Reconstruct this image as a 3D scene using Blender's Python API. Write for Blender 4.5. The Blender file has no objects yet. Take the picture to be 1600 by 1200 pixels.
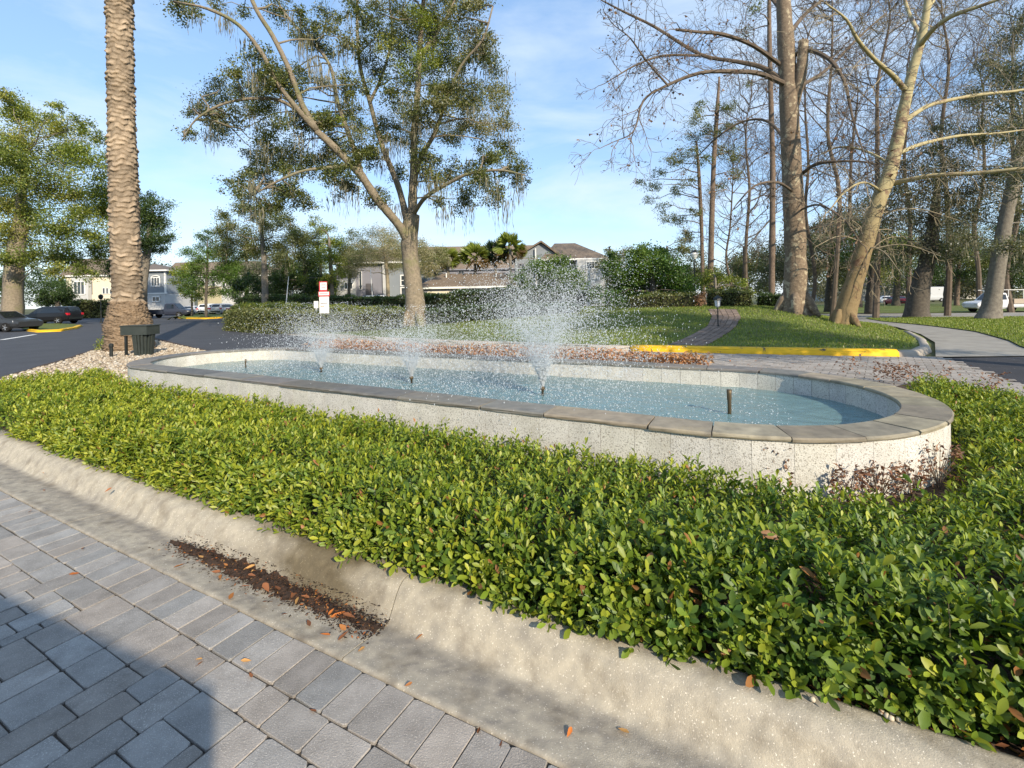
import bpy, math, random
import numpy as np
from mathutils import Vector, Matrix
from mathutils import noise as mnoise
from mathutils.geometry import delaunay_2d_cdt
R = math.radians
scene = bpy.context.scene
COL = scene.collection

# ------------------------------------------------------------------ camera
F, HZ, ROLL, CH = 740.0, 466.0, 0.018, 1.7
cam = bpy.data.objects.new('camera', bpy.data.cameras.new('camera'))
COL.objects.link(cam)
cam.data.sensor_width = 36.0
cam.data.lens = F / 1600 * 36
cam.data.shift_y = (HZ - 600) / 1600
cam.data.clip_start = 0.05
cam.data.clip_end = 2000
cam.location = (0, 0, CH)
cam.rotation_euler = (R(90), ROLL, 0)
scene.camera = cam

# ------------------------------------------------------------------ sky and sun
SUN_EL, SUN_AZ = R(27), R(30)          # azimuth: to the right of straight behind the camera
sd = Vector((math.sin(SUN_AZ) * math.cos(SUN_EL), -math.cos(SUN_AZ) * math.cos(SUN_EL), math.sin(SUN_EL)))
world = bpy.data.worlds.new('World'); scene.world = world; world.use_nodes = True
nt = world.node_tree; N = nt.nodes; L = nt.links
N.clear()
out = N.new('ShaderNodeOutputWorld'); bg = N.new('ShaderNodeBackground')
sky = N.new('ShaderNodeTexSky'); sky.sky_type = 'NISHITA'; sky.sun_disc = False
sky.sun_elevation = SUN_EL
sky.sun_rotation = math.atan2(sd.x, sd.y)
sky.air_density = 1.0; sky.dust_density = 0.3; sky.ozone_density = 1.5
geo = N.new('ShaderNodeTexCoord'); mp = N.new('ShaderNodeMapping')
mp.inputs['Scale'].default_value = (1.3, 1.3, 4.2); mp.inputs['Location'].default_value = (0.35, 0.2, 0.1)
no = N.new('ShaderNodeTexNoise'); no.inputs['Scale'].default_value = 2.1; no.inputs['Detail'].default_value = 7
no.inputs['Roughness'].default_value = 0.56; no.inputs['Distortion'].default_value = 0.25
cr = N.new('ShaderNodeValToRGB')
cr.color_ramp.elements[0].position = 0.42; cr.color_ramp.elements[0].color = (0.05, 0.05, 0.05, 1)
cr.color_ramp.elements[1].position = 0.74; cr.color_ramp.elements[1].color = (0.78, 0.78, 0.78, 1)
mx = N.new('ShaderNodeMix'); mx.data_type = 'RGBA'
mx.inputs['B'].default_value = (3.5, 4.0, 4.5, 1)
L.new(geo.outputs['Generated'], mp.inputs['Vector']); L.new(mp.outputs['Vector'], no.inputs['Vector'])
L.new(no.outputs['Fac'], cr.inputs['Fac']); L.new(cr.outputs['Color'], mx.inputs['Factor'])
veil = N.new('ShaderNodeMix'); veil.data_type = 'RGBA'; veil.inputs['Factor'].default_value = 0.5; veil.inputs['B'].default_value = (1.25, 2.3, 4.0, 1)
L.new(sky.outputs['Color'], veil.inputs['A']); L.new(veil.outputs['Result'], mx.inputs['A']); L.new(mx.outputs['Result'], bg.inputs['Color'])
bg.inputs['Strength'].default_value = 0.15
L.new(bg.outputs['Background'], out.inputs['Surface'])
sun = bpy.data.objects.new('sun', bpy.data.lights.new('sun', 'SUN')); COL.objects.link(sun)
sun.data.energy = 3.8; sun.data.angle = R(0.5); sun.data.color = (1.0, 0.87, 0.68)
sun.rotation_euler = (-sd).to_track_quat('-Z', 'Y').to_euler()
sun.location = (20, -30, 30)
scene.view_settings.view_transform = 'Standard'; scene.view_settings.look = 'None'
scene.view_settings.exposure = 0.80; scene.view_settings.gamma = 1.0
scene.view_settings.use_curve_mapping = False
scene.cycles.max_bounces = 6; scene.cycles.transparent_max_bounces = 12
scene.cycles.use_denoising = True
scene.cycles.caustics_reflective = False; scene.cycles.caustics_refractive = False

# ------------------------------------------------------------------ helpers
def ray(px, py):
    x, y = px - 800, py - HZ
    c, s = math.cos(ROLL), math.sin(ROLL)
    return (x * c - y * s) / F, -(x * s + y * c) / F
def at(px, py, D):                       # the point of the world at depth D behind a pixel of the 1600 px photo
    rx, rz = ray(px, py); return Vector((rx * D, D, CH + rz * D))
def gp(px, py, z=0.0):                   # where that pixel meets height z
    rx, rz = ray(px, py); D = (z - CH) / rz; return Vector((rx * D, D, z))
def smooth(t):
    t = np.clip(t, 0, 1); return t * t * (3 - 2 * t)

def tag(o, label=None, cat=None, group=None, kind=None):
    if label: o['label'] = label
    if cat: o['category'] = cat
    if group: o['group'] = group
    if kind: o['kind'] = kind
    return o
def thing(name, label, cat, loc=(0, 0, 0), rz=0.0, group=None):
    o = bpy.data.objects.new(name, None); COL.objects.link(o)
    o.location = loc; o.rotation_euler = (0, 0, rz); o.empty_display_size = 0.2
    return tag(o, label, cat, group)
def children(o): return [c for c in bpy.data.objects if c.parent == o]
def copy_tree(o, parent=None):
    c = o.copy(); COL.objects.link(c)
    if parent: c.parent = parent
    for ch in children(o): copy_tree(ch, c)
    return c
def name_of(name): return name
def link(name, me, mat, parent=None):
    o = bpy.data.objects.new(name, me); COL.objects.link(o)
    for m in (mat if isinstance(mat, (list, tuple)) else [mat]): me.materials.append(m)
    if parent: o.parent = parent
    return o
def rot2(x, y, a): return x * math.cos(a) - y * math.sin(a), x * math.sin(a) + y * math.cos(a)

class MB:
    """collects geometry for ONE mesh"""
    def __init__(s): s.v = []; s.f = []; s.c = []; s.m = []; s.tint = (1, 1, 1); s.mi = 0
    def add(s, vs, fs):
        b = len(s.v); s.v += [tuple(p) for p in vs]; s.c += [s.tint] * len(vs)
        for f in fs: s.f.append([i + b for i in f]); s.m.append(s.mi)
    def box(s, c, d, rz=0.0, taper=1.0):
        x, y, z = d[0] / 2, d[1] / 2, d[2] / 2; vs = []
        for k, t in ((-1, 1.0), (1, taper)):
            for i, j in ((-1, -1), (1, -1), (1, 1), (-1, 1)):
                a, b = rot2(i * x * t, j * y * t, rz); vs.append((c[0] + a, c[1] + b, c[2] + k * z))
        s.add(vs, [(3, 2, 1, 0), (4, 5, 6, 7), (0, 1, 5, 4), (1, 2, 6, 5), (2, 3, 7, 6), (3, 0, 4, 7)])
    def prism(s, poly, z0, z1):
        n = len(poly)
        s.add([(p[0], p[1], z0) for p in poly] + [(p[0], p[1], z1) for p in poly],
              [list(range(n))[::-1], list(range(n, 2 * n))] + [(i, (i + 1) % n, n + (i + 1) % n, n + i) for i in range(n)])
    def tube(s, pts, rad, n=6, cap=True):
        pts = [Vector(p) for p in pts]
        if not hasattr(rad, '__len__'): rad = [rad] * len(pts)
        rings = []; up = None
        for i, p in enumerate(pts):
            d = (pts[min(i + 1, len(pts) - 1)] - pts[max(i - 1, 0)])
            if d.length < 1e-9: d = Vector((0, 0, 1))
            d.normalize()
            if up is None: up = d.orthogonal().normalized()
            up = (up - d * up.dot(d))
            if up.length < 1e-6: up = d.orthogonal()
            up.normalize(); sd_ = d.cross(up)
            rings += [p + (up * math.cos(2 * math.pi * k / n) + sd_ * math.sin(2 * math.pi * k / n)) * rad[i] for k in range(n)]
        fs = []
        for i in range(len(pts) - 1):
            for k in range(n):
                a, b = i * n + k, i * n + (k + 1) % n; fs.append((a, b, b + n, a + n))
        if cap: fs.append(list(range(n))[::-1]); fs.append(list(range(len(rings) - n, len(rings))))
        s.add(rings, fs)
    def lathe(s, prof, n=16, c=(0, 0, 0), axis='z'):
        vs = []; fs = []
        for r, z in prof:
            for k in range(n):
                a = 2 * math.pi * k / n; x, y = r * math.cos(a), r * math.sin(a)
                vs.append((c[0] + x, c[1] + y, c[2] + z) if axis == 'z' else (c[0] + x, c[1] + z, c[2] + y))
        for i in range(len(prof) - 1):
            for k in range(n):
                a, b = i * n + k, i * n + (k + 1) % n; fs.append((a, b, b + n, a + n))
        fs.append(list(range(n))[::-1]); fs.append(list(range(len(vs) - n, len(vs))))
        s.add(vs, fs)
    def build(s, name, mat, parent=None, world=False, smooth_=False):
        """world=True: the vertices are world coordinates, stored relative to the parent"""
        me = bpy.data.meshes.new(name)
        o = Vector((0, 0, 0))
        if world and parent: 
            o = parent.location.copy()
            if parent.parent: o += parent.parent.location
        me.from_pydata([(p[0] - o.x, p[1] - o.y, p[2] - o.z) for p in s.v], [], s.f)
        a = me.color_attributes.new('tint', 'FLOAT_COLOR', 'POINT')
        arr = np.ones((len(s.v), 4), np.float32); arr[:, :3] = np.array(s.c, np.float32).reshape(-1, 3)
        a.data.foreach_set('color', arr.ravel())
        me.polygons.foreach_set('material_index', s.m)
        if smooth_: me.polygons.foreach_set('use_smooth', [True] * len(s.f))
        me.update()
        return link(name, me, mat, parent)

def npmesh(name, V, faces_sizes, loops, mat, parent=None, tint=None, origin=(0, 0, 0), smooth_=False):
    me = bpy.data.meshes.new(name)
    V = np.asarray(V, np.float32) - np.asarray(origin, np.float32)
    me.vertices.add(len(V)); me.vertices.foreach_set('co', V.ravel())
    fs = np.asarray(faces_sizes, np.int32); st = np.concatenate([[0], np.cumsum(fs)[:-1]]).astype(np.int32)
    me.loops.add(len(loops)); me.loops.foreach_set('vertex_index', np.asarray(loops, np.int32))
    me.polygons.add(len(fs)); me.polygons.foreach_set('loop_start', st)
    if smooth_: me.polygons.foreach_set('use_smooth', np.ones(len(fs), bool))
    if tint is not None:
        a = me.color_attributes.new('tint', 'FLOAT_COLOR', 'POINT')
        c = np.ones((len(V), 4), np.float32); c[:, :3] = tint; a.data.foreach_set('color', c.ravel())
    me.update(calc_edges=True); me.validate()
    return link(name, me, mat, parent)

def unit(a): return a / np.maximum(np.linalg.norm(a, axis=1, keepdims=True), 1e-9)
def leaf_mesh(name, P, D, U, size, width, mat, parent=None, tint=None, origin=(0, 0, 0), detail=0, fold=0.25, bend=0.15):
    """leaves at P pointing along D with face normal about U; one mesh"""
    n = len(P); D = unit(D); S = unit(np.cross(D, U)); U = np.cross(S, D)
    size = np.asarray(size).reshape(-1, 1); w = np.asarray(width).reshape(-1, 1)
    if detail == 0:      # four corners, folded along the midrib
        tpl = [(0, 0, 0), (.5, -.5, fold * .5), (1, 0, -bend), (.5, .5, fold * .5)]
        fz = [4]; lp = [0, 1, 2, 3]
    elif detail == 1:    # folded rhombus with two halves
        tpl = [(0, 0, 0), (.58, -.5, fold * .5), (1, 0, -bend), (.58, .5, fold * .5), (.5, 0, 0)]
        fz = [4, 4]; lp = [0, 1, 2, 4, 0, 4, 2, 3]
    else:                # obovate leaf
        tpl = [(0, 0, 0), (.3, -.32, fold * .3), (.3, 0, 0), (.3, .32, fold * .3), (.68, -.5, fold * .42 - bend * .4),
               (.68, 0, -bend * .35), (.68, .5, fold * .42 - bend * .4), (.9, -.27, fold * .2 - bend * .8), (.9, .27, fold * .2 - bend * .8), (1, 0, -bend)]
        fz = [3, 3, 4, 4, 4, 4]; lp = [0, 1, 2, 0, 2, 3, 1, 4, 5, 2, 2, 5, 6, 3, 4, 7, 9, 5, 5, 9, 8, 6]
    k = len(tpl); V = np.empty((n, k, 3), np.float32)
    for i, (a, b, c) in enumerate(tpl):
        V[:, i] = P + D * size * a + S * w * b + U * (w * c if i else 0)
    loops = (np.arange(n)[:, None] * k + np.array(lp)[None]).ravel()
    t = None if tint is None else np.repeat(np.asarray(tint, np.float32), k, 0)
    return npmesh(name, V.reshape(-1, 3), np.tile(fz, n), loops, mat, parent, t, origin, smooth_=detail > 1)

def blob_mesh(name, P, rad, mat, parent=None, tint=None, stretch=None, seed=0, origin=(0, 0, 0), jitter=.25, flat=1.0, smooth_=True, sub=True):
    """many small stones or drops: 12-vertex lumps"""
    g = (1 + 5 ** .5) / 2
    t = np.array([(-1, g, 0), (1, g, 0), (-1, -g, 0), (1, -g, 0), (0, -1, g), (0, 1, g), (0, -1, -g), (0, 1, -g), (g, 0, -1), (g, 0, 1), (-g, 0, -1), (-g, 0, 1)], float)
    t /= np.linalg.norm(t[0])
    f = np.array([(0, 11, 5), (0, 5, 1), (0, 1, 7), (0, 7, 10), (0, 10, 11), (1, 5, 9), (5, 11, 4), (11, 10, 2), (10, 7, 6), (7, 1, 8), (3, 9, 4), (3, 4, 2), (3, 2, 6), (3, 6, 8), (3, 8, 9), (4, 9, 5), (2, 4, 11), (6, 2, 10), (8, 6, 7), (9, 8, 1)])
    if not sub:
        t = np.array([(1, 0, 0), (-1, 0, 0), (0, 1, 0), (0, -1, 0), (0, 0, 1), (0, 0, -1)], float)
        f = np.array([(0, 2, 4), (2, 1, 4), (1, 3, 4), (3, 0, 4), (2, 0, 5), (1, 2, 5), (3, 1, 5), (0, 3, 5)])
    rg = np.random.default_rng(seed); n = len(P); k = len(t)
    sc = 1 + jitter * rg.uniform(-1, 1, (n, 1, 3)); v = t[None] * sc * (1 + .4 * jitter * rg.uniform(-1, 1, (n, k, 1)))
    a = rg.uniform(0, 6.28, n); c, s = np.cos(a)[:, None], np.sin(a)[:, None]
    x = v[..., 0] * c - v[..., 1] * s; y = v[..., 0] * s + v[..., 1] * c; z = v[..., 2] * flat
    if stretch is not None: z = z * np.asarray(stretch)[:, None]
    V = P[:, None, :] + np.stack([x, y, z], -1) * np.asarray(rad).reshape(-1, 1, 1)
    loops = (np.arange(n)[:, None] * k + f.ravel()[None]).ravel()
    tt = None if tint is None else np.repeat(tint, k, 0)
    return npmesh(name, V.reshape(-1, 3), np.full(n * len(f), 3), loops, mat, parent, tt, origin, smooth_=smooth_)

# ------------------------------------------------------------------ materials
def new_mat(name):
    m = bpy.data.materials.new(name); m.use_nodes = True
    nt = m.node_tree; nt.nodes.clear()
    o = nt.nodes.new('ShaderNodeOutputMaterial'); return m, nt, nt.nodes, nt.links, o
def pm(name, c1, c2=None, scale=4.0, rough=0.85, bump=0.0, bscale=60.0, spec=0.3, metal=0.0, tint=False, speck=None, sscale=180.0,
       stain=None, stscale=1.2, stlo=.52, sthi=.7, coat=0.0, bdist=.004, slo=.56, shi=.64):
    """two colours mixed by noise, optional specks, stains and bump, optional per-piece tint"""
    m, nt, N, L, o = new_mat(name)
    b = N.new('ShaderNodeBsdfPrincipled'); L.new(b.outputs[0], o.inputs[0])
    b.inputs['Roughness'].default_value = rough; b.inputs['Metallic'].default_value = metal
    b.inputs['Specular IOR Level'].default_value = spec; b.inputs['Coat Weight'].default_value = coat
    tc = N.new('ShaderNodeTexCoord')
    def noise(s, d=6, r=.6):
        n = N.new('ShaderNodeTexNoise'); n.inputs['Scale'].default_value = s; n.inputs['Detail'].default_value = d; n.inputs['Roughness'].default_value = r
        L.new(tc.outputs['Object'], n.inputs['Vector']); return n
    def ramp(src, lo, hi):
        r = N.new('ShaderNodeMapRange'); r.inputs['From Min'].default_value = lo; r.inputs['From Max'].default_value = hi
        L.new(src, r.inputs['Value']); return r.outputs['Result']
    def mix(f, a, bcol, mode='MIX'):
        x = N.new('ShaderNodeMix'); x.data_type = 'RGBA'; x.blend_type = mode
        if isinstance(f, float): x.inputs['Factor'].default_value = f
        else: L.new(f, x.inputs['Factor'])
        for s, v in (('A', a), ('B', bcol)):
            if isinstance(v, tuple): x.inputs[s].default_value = (*v, 1)
            else: L.new(v, x.inputs[s])
        return x.outputs['Result']
    col = tuple(c1)
    if c2: col = mix(ramp(noise(scale).outputs['Fac'], .3, .7), tuple(c1), tuple(c2))
    if speck: col = mix(ramp(noise(sscale, 2, .5).outputs['Fac'], slo, shi), col, tuple(speck))
    if stain: col = mix(ramp(noise(stscale, 8, .65).outputs['Fac'], stlo, sthi), col, tuple(stain))
    if tint:
        a = N.new('ShaderNodeAttribute'); a.attribute_name = 'tint'; col = mix(1.0, col, a.outputs['Color'], 'MULTIPLY')
    if isinstance(col, tuple): b.inputs['Base Color'].default_value = (*col, 1)
    else: L.new(col, b.inputs['Base Color'])
    if bump:
        bp = N.new('ShaderNodeBump'); bp.inputs['Strength'].default_value = bump; bp.inputs['Distance'].default_value = bdist
        L.new(noise(bscale, 5, .6).outputs['Fac'], bp.inputs['Height']); L.new(bp.outputs[0], b.inputs['Normal'])
    return m
def leaf_mat(name, trans=0.35, rough=.45, gloss=.06, tcol=(1.25, 1.2, .5)):
    m, nt, N, L, o = new_mat(name)
    a = N.new('ShaderNodeAttribute'); a.attribute_name = 'tint'
    d = N.new('ShaderNodeBsdfDiffuse'); t = N.new('ShaderNodeBsdfTranslucent'); g = N.new('ShaderNodeBsdfGlossy')
    g.inputs['Roughness'].default_value = rough; g.inputs['Color'].default_value = (.9, .95, 1, 1)
    mu = N.new('ShaderNodeMix'); mu.data_type = 'RGBA'; mu.blend_type = 'MULTIPLY'; mu.inputs['Factor'].default_value = 1
    mu.inputs['B'].default_value = (*tcol, 1); L.new(a.outputs['Color'], mu.inputs['A'])
    L.new(a.outputs['Color'], d.inputs['Color']); L.new(mu.outputs['Result'], t.inputs['Color'])
    m1 = N.new('ShaderNodeMixShader'); m1.inputs[0].default_value = trans
    L.new(d.outputs[0], m1.inputs[1]); L.new(t.outputs[0], m1.inputs[2])
    m2 = N.new('ShaderNodeMixShader'); m2.inputs[0].default_value = gloss
    L.new(m1.outputs[0], m2.inputs[1]); L.new(g.outputs[0], m2.inputs[2]); L.new(m2.outputs[0], o.inputs[0])
    return m
M = {}
M['leaf'] = leaf_mat('leaf', .42, .4, .03)
M['ground_leaf'] = leaf_mat('ground_cover_leaf', .3, .5, .03)
M['dry_leaf'] = leaf_mat('dry_leaf', .25, .6, .02, (1.1, .9, .6))
M['moss'] = leaf_mat('moss', .3, .9, .0, (1, 1, 1))
M['grass'] = leaf_mat('grass', .35, .5, .03)
M['bark_oak'] = pm('oak_bark', (.29, .24, .175), (.155, .13, .095), 7, .95, 1.0, 16, stain=(.15, .16, .06), stscale=.7, bdist=.04)
M['bark_grey'] = pm('grey_bark', (.23, .205, .165), (.12, .105, .09), 6, .95, .8, 18, bdist=.03)
M['bark_dark'] = pm('dark_bark', (.125, .108, .088), (.06, .052, .043), 6, .95, .8, 18, bdist=.03)
M['bark_pine'] = pm('pine_bark', (.21, .155, .115), (.11, .08, .062), 7, .95, .8, 20, bdist=.03)
M['bark_syc'] = pm('sycamore_bark', (.25, .19, .13), (.12, .09, .065), 9, .9, .9, 14, stain=(.38, .32, .22), stscale=3, stlo=.55, sthi=.6, bdist=.025)
M['bark_syc2'] = pm('pale_sycamore_bark', (.44, .385, .22), (.30, .25, .14), 4, .85, .5, 14, stain=(.22, .15, .10), stscale=2.2, stlo=.55, sthi=.62, bdist=.02, tint=True)
M['twig'] = pm('twig_bark', (.155, .12, .09), (.085, .065, .05), 3, .95)
M['twig_pale'] = pm('pale_twig_bark', (.33, .28, .19), (.2, .16, .11), 3, .95)
M['asphalt'] = pm('asphalt', (.050, .052, .060), (.070, .072, .080), .7, .85, .5, 220, speck=(.13, .13, .135), sscale=90, slo=.62, shi=.7)
M['asphalt_dark'] = pm('dark_asphalt', (.032, .032, .036), (.048, .046, .05), 1.5, .8, .5, 200, speck=(.3, .29, .27), sscale=14, slo=.7, shi=.74)
M['concrete'] = pm('sidewalk_concrete', (.33, .31, .27), (.24, .225, .2), 1.5, .9, .3, 120, stain=(.17, .155, .135), stscale=.9, stlo=.55, sthi=.75)
M['kerb'] = pm('kerb_concrete', (.42, .385, .315), (.29, .27, .23), 14, .92, .5, 170, speck=(.66, .62, .54), sscale=130, slo=.64, shi=.70, stain=(.22, .195, .155), stscale=6, stlo=.50, sthi=.72, tint=True, bdist=.005)
M['kerb_far'] = pm('far_kerb_concrete', (.42, .37, .31), (.30, .27, .23), 2, .92, .3, 80)
M['yellow'] = pm('yellow_paint', (.80, .47, .012), (.70, .40, .015), 3, .6, .3, 60, stain=(.10, .08, .05), stscale=3.1, stlo=.60, sthi=.64)
M['paver'] = pm('paver_stone', (.33, .315, .298), (.215, .205, .193), 8, .9, .9, 140, tint=True, speck=(.44, .42, .39), sscale=210, slo=.58, shi=.68, stain=(.14, .125, .11), stscale=3, stlo=.58, sthi=.8, bdist=.005)
M['joint'] = pm('paver_joint', (.045, .038, .032), (.09, .075, .06), 9, 1)
M['soil'] = pm('mulch_soil', (.055, .035, .024), (.10, .07, .05), 14, 1, 1, 60, bdist=.02)
M['litter'] = pm('leaf_mould', (.035, .022, .015), (.075, .045, .03), 40, 1, 1, 120, speck=(.16, .07, .03), sscale=60, slo=.6, shi=.66, bdist=.01)
M['gravelbed'] = pm('gravel_bed', (.34, .27, .2), (.2, .15, .11), 16, 1, 1, 40, bdist=.02)
M['lawn'] = pm('lawn', (.13, .165, .035), (.09, .115, .028), .8, 1, .8, 30, stain=(.13, .13, .05), stscale=.6, bdist=.03)
M['ground'] = pm('ground', (.08, .10, .03), (.11, .10, .05), .15, 1)
M['stone_path'] = pm('path_pavers', (.25, .19, .15), (.15, .115, .095), 8, .9, .6, 60, tint=True)
M['wall_tile'] = pm('aggregate_wall', (.66, .64, .59), (.50, .485, .44), 4, .92, 1.0, 110, tint=True, speck=(.30, .28, .245), sscale=85, slo=.54, shi=.64, stain=(.36, .33, .28), stscale=2.6, stlo=.56, sthi=.82, bdist=.006)
M['wall_joint'] = pm('wall_joint', (.29, .265, .225), None, rough=.95)
M['coping'] = pm('slate_coping', (.33, .29, .215), (.17, .15, .115), 6, .75, .6, 45, tint=True, stain=(.35, .30, .20), stscale=2.2, stlo=.55, sthi=.75)
M['coping_wet'] = pm('wet_slate_coping', (.205, .195, .175), (.125, .12, .112), 7, .55, .6, 40, tint=True, stain=(.19, .17, .15), stscale=2.5)
M['pool'] = pm('pool_paint', (.24, .56, .62), (.16, .44, .52), 1.2, .8)
M['bronze'] = pm('nozzle_bronze', (.10, .075, .05), (.16, .12, .07), 30, .55, .3, 60, metal=.6)
M['black'] = pm('black_metal', (.012, .014, .013), (.022, .025, .024), 5, .45, spec=.4)
M['tyre'] = pm('tyre_rubber', (.012, .012, .012), None, rough=.9)
M['rim'] = pm('alloy_rim', (.55, .55, .56), None, rough=.3, metal=.8)
M['glass'] = pm('dark_glass', (.012, .015, .018), None, rough=.06, spec=.8)
M['pane'] = pm('window_pane', (.03, .04, .05), (.05, .06, .07), .7, rough=.08, spec=.8)
M['white'] = pm('white_paint', (.78, .77, .74), (.70, .69, .66), 2, .6)
M['red'] = pm('red_plastic', (.62, .05, .06), None, rough=.45)
M['tail'] = pm('tail_lamp', (.5, .015, .03), None, rough=.15, spec=.7)
M['lamp'] = pm('lamp_glass', (.72, .74, .76), None, rough=.2)
M['lens'] = pm('headlamp_glass', (.6, .62, .65), None, rough=.1, spec=.8)
M['chrome'] = pm('chrome', (.6, .6, .6), None, rough=.15, metal=1)

# water: see-through with a mirror-like top
m, nt_, N_, L_, o_ = new_mat('pool_water')
tr = N_.new('ShaderNodeBsdfTransparent'); tr.inputs[0].default_value = (.62, .86, .90, 1)
gl = N_.new('ShaderNodeBsdfGlossy'); gl.inputs['Roughness'].default_value = .06
df = N_.new('ShaderNodeBsdfDiffuse'); df.inputs[0].default_value = (.40, .66, .685, 1)
fr = N_.new('ShaderNodeFresnel'); fr.inputs['IOR'].default_value = 1.33
tcw = N_.new('ShaderNodeTexCoord'); bpw = N_.new('ShaderNodeBump'); bpw.inputs['Strength'].default_value = .55; bpw.inputs['Distance'].default_value = .03
n1 = N_.new('ShaderNodeTexNoise'); n1.inputs['Scale'].default_value = 9; n1.inputs['Detail'].default_value = 6; n1.inputs['Roughness'].default_value = .62
L_.new(tcw.outputs['Object'], n1.inputs['Vector']); L_.new(n1.outputs['Fac'], bpw.inputs['Height'])
L_.new(bpw.outputs[0], gl.inputs['Normal']); L_.new(bpw.outputs[0], fr.inputs['Normal'])
ma = N_.new('ShaderNodeMixShader'); ma.inputs[0].default_value = .36
L_.new(tr.outputs[0], ma.inputs[1]); L_.new(df.outputs[0], ma.inputs[2])
mb = N_.new('ShaderNodeMixShader'); L_.new(fr.outputs[0], mb.inputs[0]); L_.new(ma.outputs[0], mb.inputs[1]); L_.new(gl.outputs[0], mb.inputs[2])
L_.new(mb.outputs[0], o_.inputs[0]); M['water'] = m
# drops: bright, slightly see-through
m, nt_, N_, L_, o_ = new_mat('water_drops')
d1 = N_.new('ShaderNodeBsdfDiffuse'); d1.inputs[0].default_value = (.85, .88, .9, 1)
t1 = N_.new('ShaderNodeBsdfTranslucent'); t1.inputs[0].default_value = (.85, .88, .9, 1)
x1 = N_.new('ShaderNodeMixShader'); x1.inputs[0].default_value = .5
L_.new(d1.outputs[0], x1.inputs[1]); L_.new(t1.outputs[0], x1.inputs[2])
tp = N_.new('ShaderNodeBsdfTransparent'); x2 = N_.new('ShaderNodeMixShader'); x2.inputs[0].default_value = .25
L_.new(x1.outputs[0], x2.inputs[1]); L_.new(tp.outputs[0], x2.inputs[2]); L_.new(x2.outputs[0], o_.inputs[0]); M['drops'] = m

# ------------------------------------------------------------------ terrain
def arr(pts): return np.array([(p[0], p[1]) for p in pts], float)
def polyline_dist(P, line):
    """unsigned distance of points to a polyline, and the sign by side of the nearest segment (left positive)"""
    best = np.full(len(P), 1e9); side = np.zeros(len(P))
    for a, b in zip(line[:-1], line[1:]):
        d = b - a; l2 = d @ d; t = np.clip(((P - a) @ d) / l2, 0, 1); q = P - (a + t[:, None] * d); dist = np.hypot(q[:, 0], q[:, 1])
        s = d[0] * (P[:, 1] - a[1]) - d[1] * (P[:, 0] - a[0])
        m_ = dist < best - 1e-6; best[m_] = dist[m_]; side[m_] = np.sign(s[m_])
    return best, side
def inside(P, poly):
    x, y = P[:, 0], P[:, 1]; c = np.zeros(len(P), bool); n = len(poly)
    for i in range(n):
        x1_, y1_ = poly[i]; x2_, y2_ = poly[(i + 1) % n]
        if y1_ == y2_: continue
        k = ((y1_ > y) != (y2_ > y)) & (x < (x2_ - x1_) * (y - y1_) / (y2_ - y1_) + x1_); c ^= k
    return c
KERB_FRONT = arr([gp(*p) for p in ((352, 495), (364, 501), (400, 513), (470, 523), (560, 531), (700, 538), (850, 543.5), (985, 549), (1150, 553), (1300, 556), (1405, 558))])
KERB_SIDE = arr([gp(*p) for p in ((1405, 558), (1440, 556.5), (1456, 549), (1449, 536), (1425, 523))])
SIDE = np.vstack([KERB_SIDE[2:], arr([(18.5, 23.5), (21.5, 30.0), (26, 40)])])
MOUND = np.vstack([KERB_FRONT, KERB_SIDE[1:], SIDE[3:], arr([(26, 46), (-40, 60), (-38, 52)])])
def dip(P): return -0.45 * smooth((P[:, 1] - 16) / 26) * smooth((P[:, 0] - 9) / 14)
def mound_h(P):
    d1, _ = polyline_dist(P, KERB_FRONT); d2, _ = polyline_dist(P, SIDE)
    return np.where(inside(P, MOUND), .13 + .9 * smooth(d1 / 12) * smooth(d2 / 5.5) * (1 - .5 * smooth((P[:, 1] - 34) / 14)), 0)
def GZ(x, y):
    P = np.array([[x, y]], float); return float(dip(P)[0] + mound_h(P)[0])
def sheet(name, poly, zf, res, mat, holes=(), noise=0.0):
    poly = np.asarray(poly, float); edges = []; pts = []
    for ring in (poly, *[np.asarray(h, float) for h in holes]):
        b = len(pts); rp = []
        for i in range(len(ring)):
            a, c = ring[i], ring[(i + 1) % len(ring)]; k = max(1, int(np.hypot(*(c - a)) / res))
            for j in range(k): rp.append(a + (c - a) * j / k)
        pts += rp; edges += [(b + i, b + (i + 1) % len(rp)) for i in range(len(rp))]
    x0, y0 = poly.min(0); x1_, y1_ = poly.max(0)
    gx, gy = np.meshgrid(np.arange(x0 + res / 2, x1_, res), np.arange(y0 + res / 2, y1_, res)); G = np.stack([gx.ravel(), gy.ravel()], 1)
    k = inside(G, poly)
    for h in holes: k &= ~inside(G, np.asarray(h))
    pts = pts + list(G[k])
    ov, oe, of, *_ = delaunay_2d_cdt([Vector((float(p[0]), float(p[1]))) for p in pts], edges, [], 0, 1e-5)
    V2 = np.array([(v.x, v.y) for v in ov]); cen = np.array([V2[list(f)].mean(0) for f in of])
    ok = inside(cen, poly)
    for h in holes: ok &= ~inside(cen, np.asarray(h))
    Z = zf(V2) if callable(zf) else np.full(len(V2), zf)
    if noise: Z = Z + noise * np.sin(V2[:, 0] * 3.1) * np.sin(V2[:, 1] * 2.7 + 1)
    me = bpy.data.meshes.new(name)
    me.from_pydata([(x, y, z) for (x, y), z in zip(V2, Z)], [], [list(f) if True else f for f, o in zip(of, ok) if o])
    me.polygons.foreach_set('use_smooth', [True] * len(me.polygons)); me.update()
    o = link(name, me, mat); return o
def sample_poly(poly, n, rg):
    poly = np.asarray(poly); lo, hi = poly.min(0), poly.max(0); outp = []; c = 0
    while c < n:
        P = rg.uniform(lo, hi, (n * 2, 2)); P = P[inside(P, poly)]; outp.append(P); c += len(P)
    return np.concatenate(outp)[:n]
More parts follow.
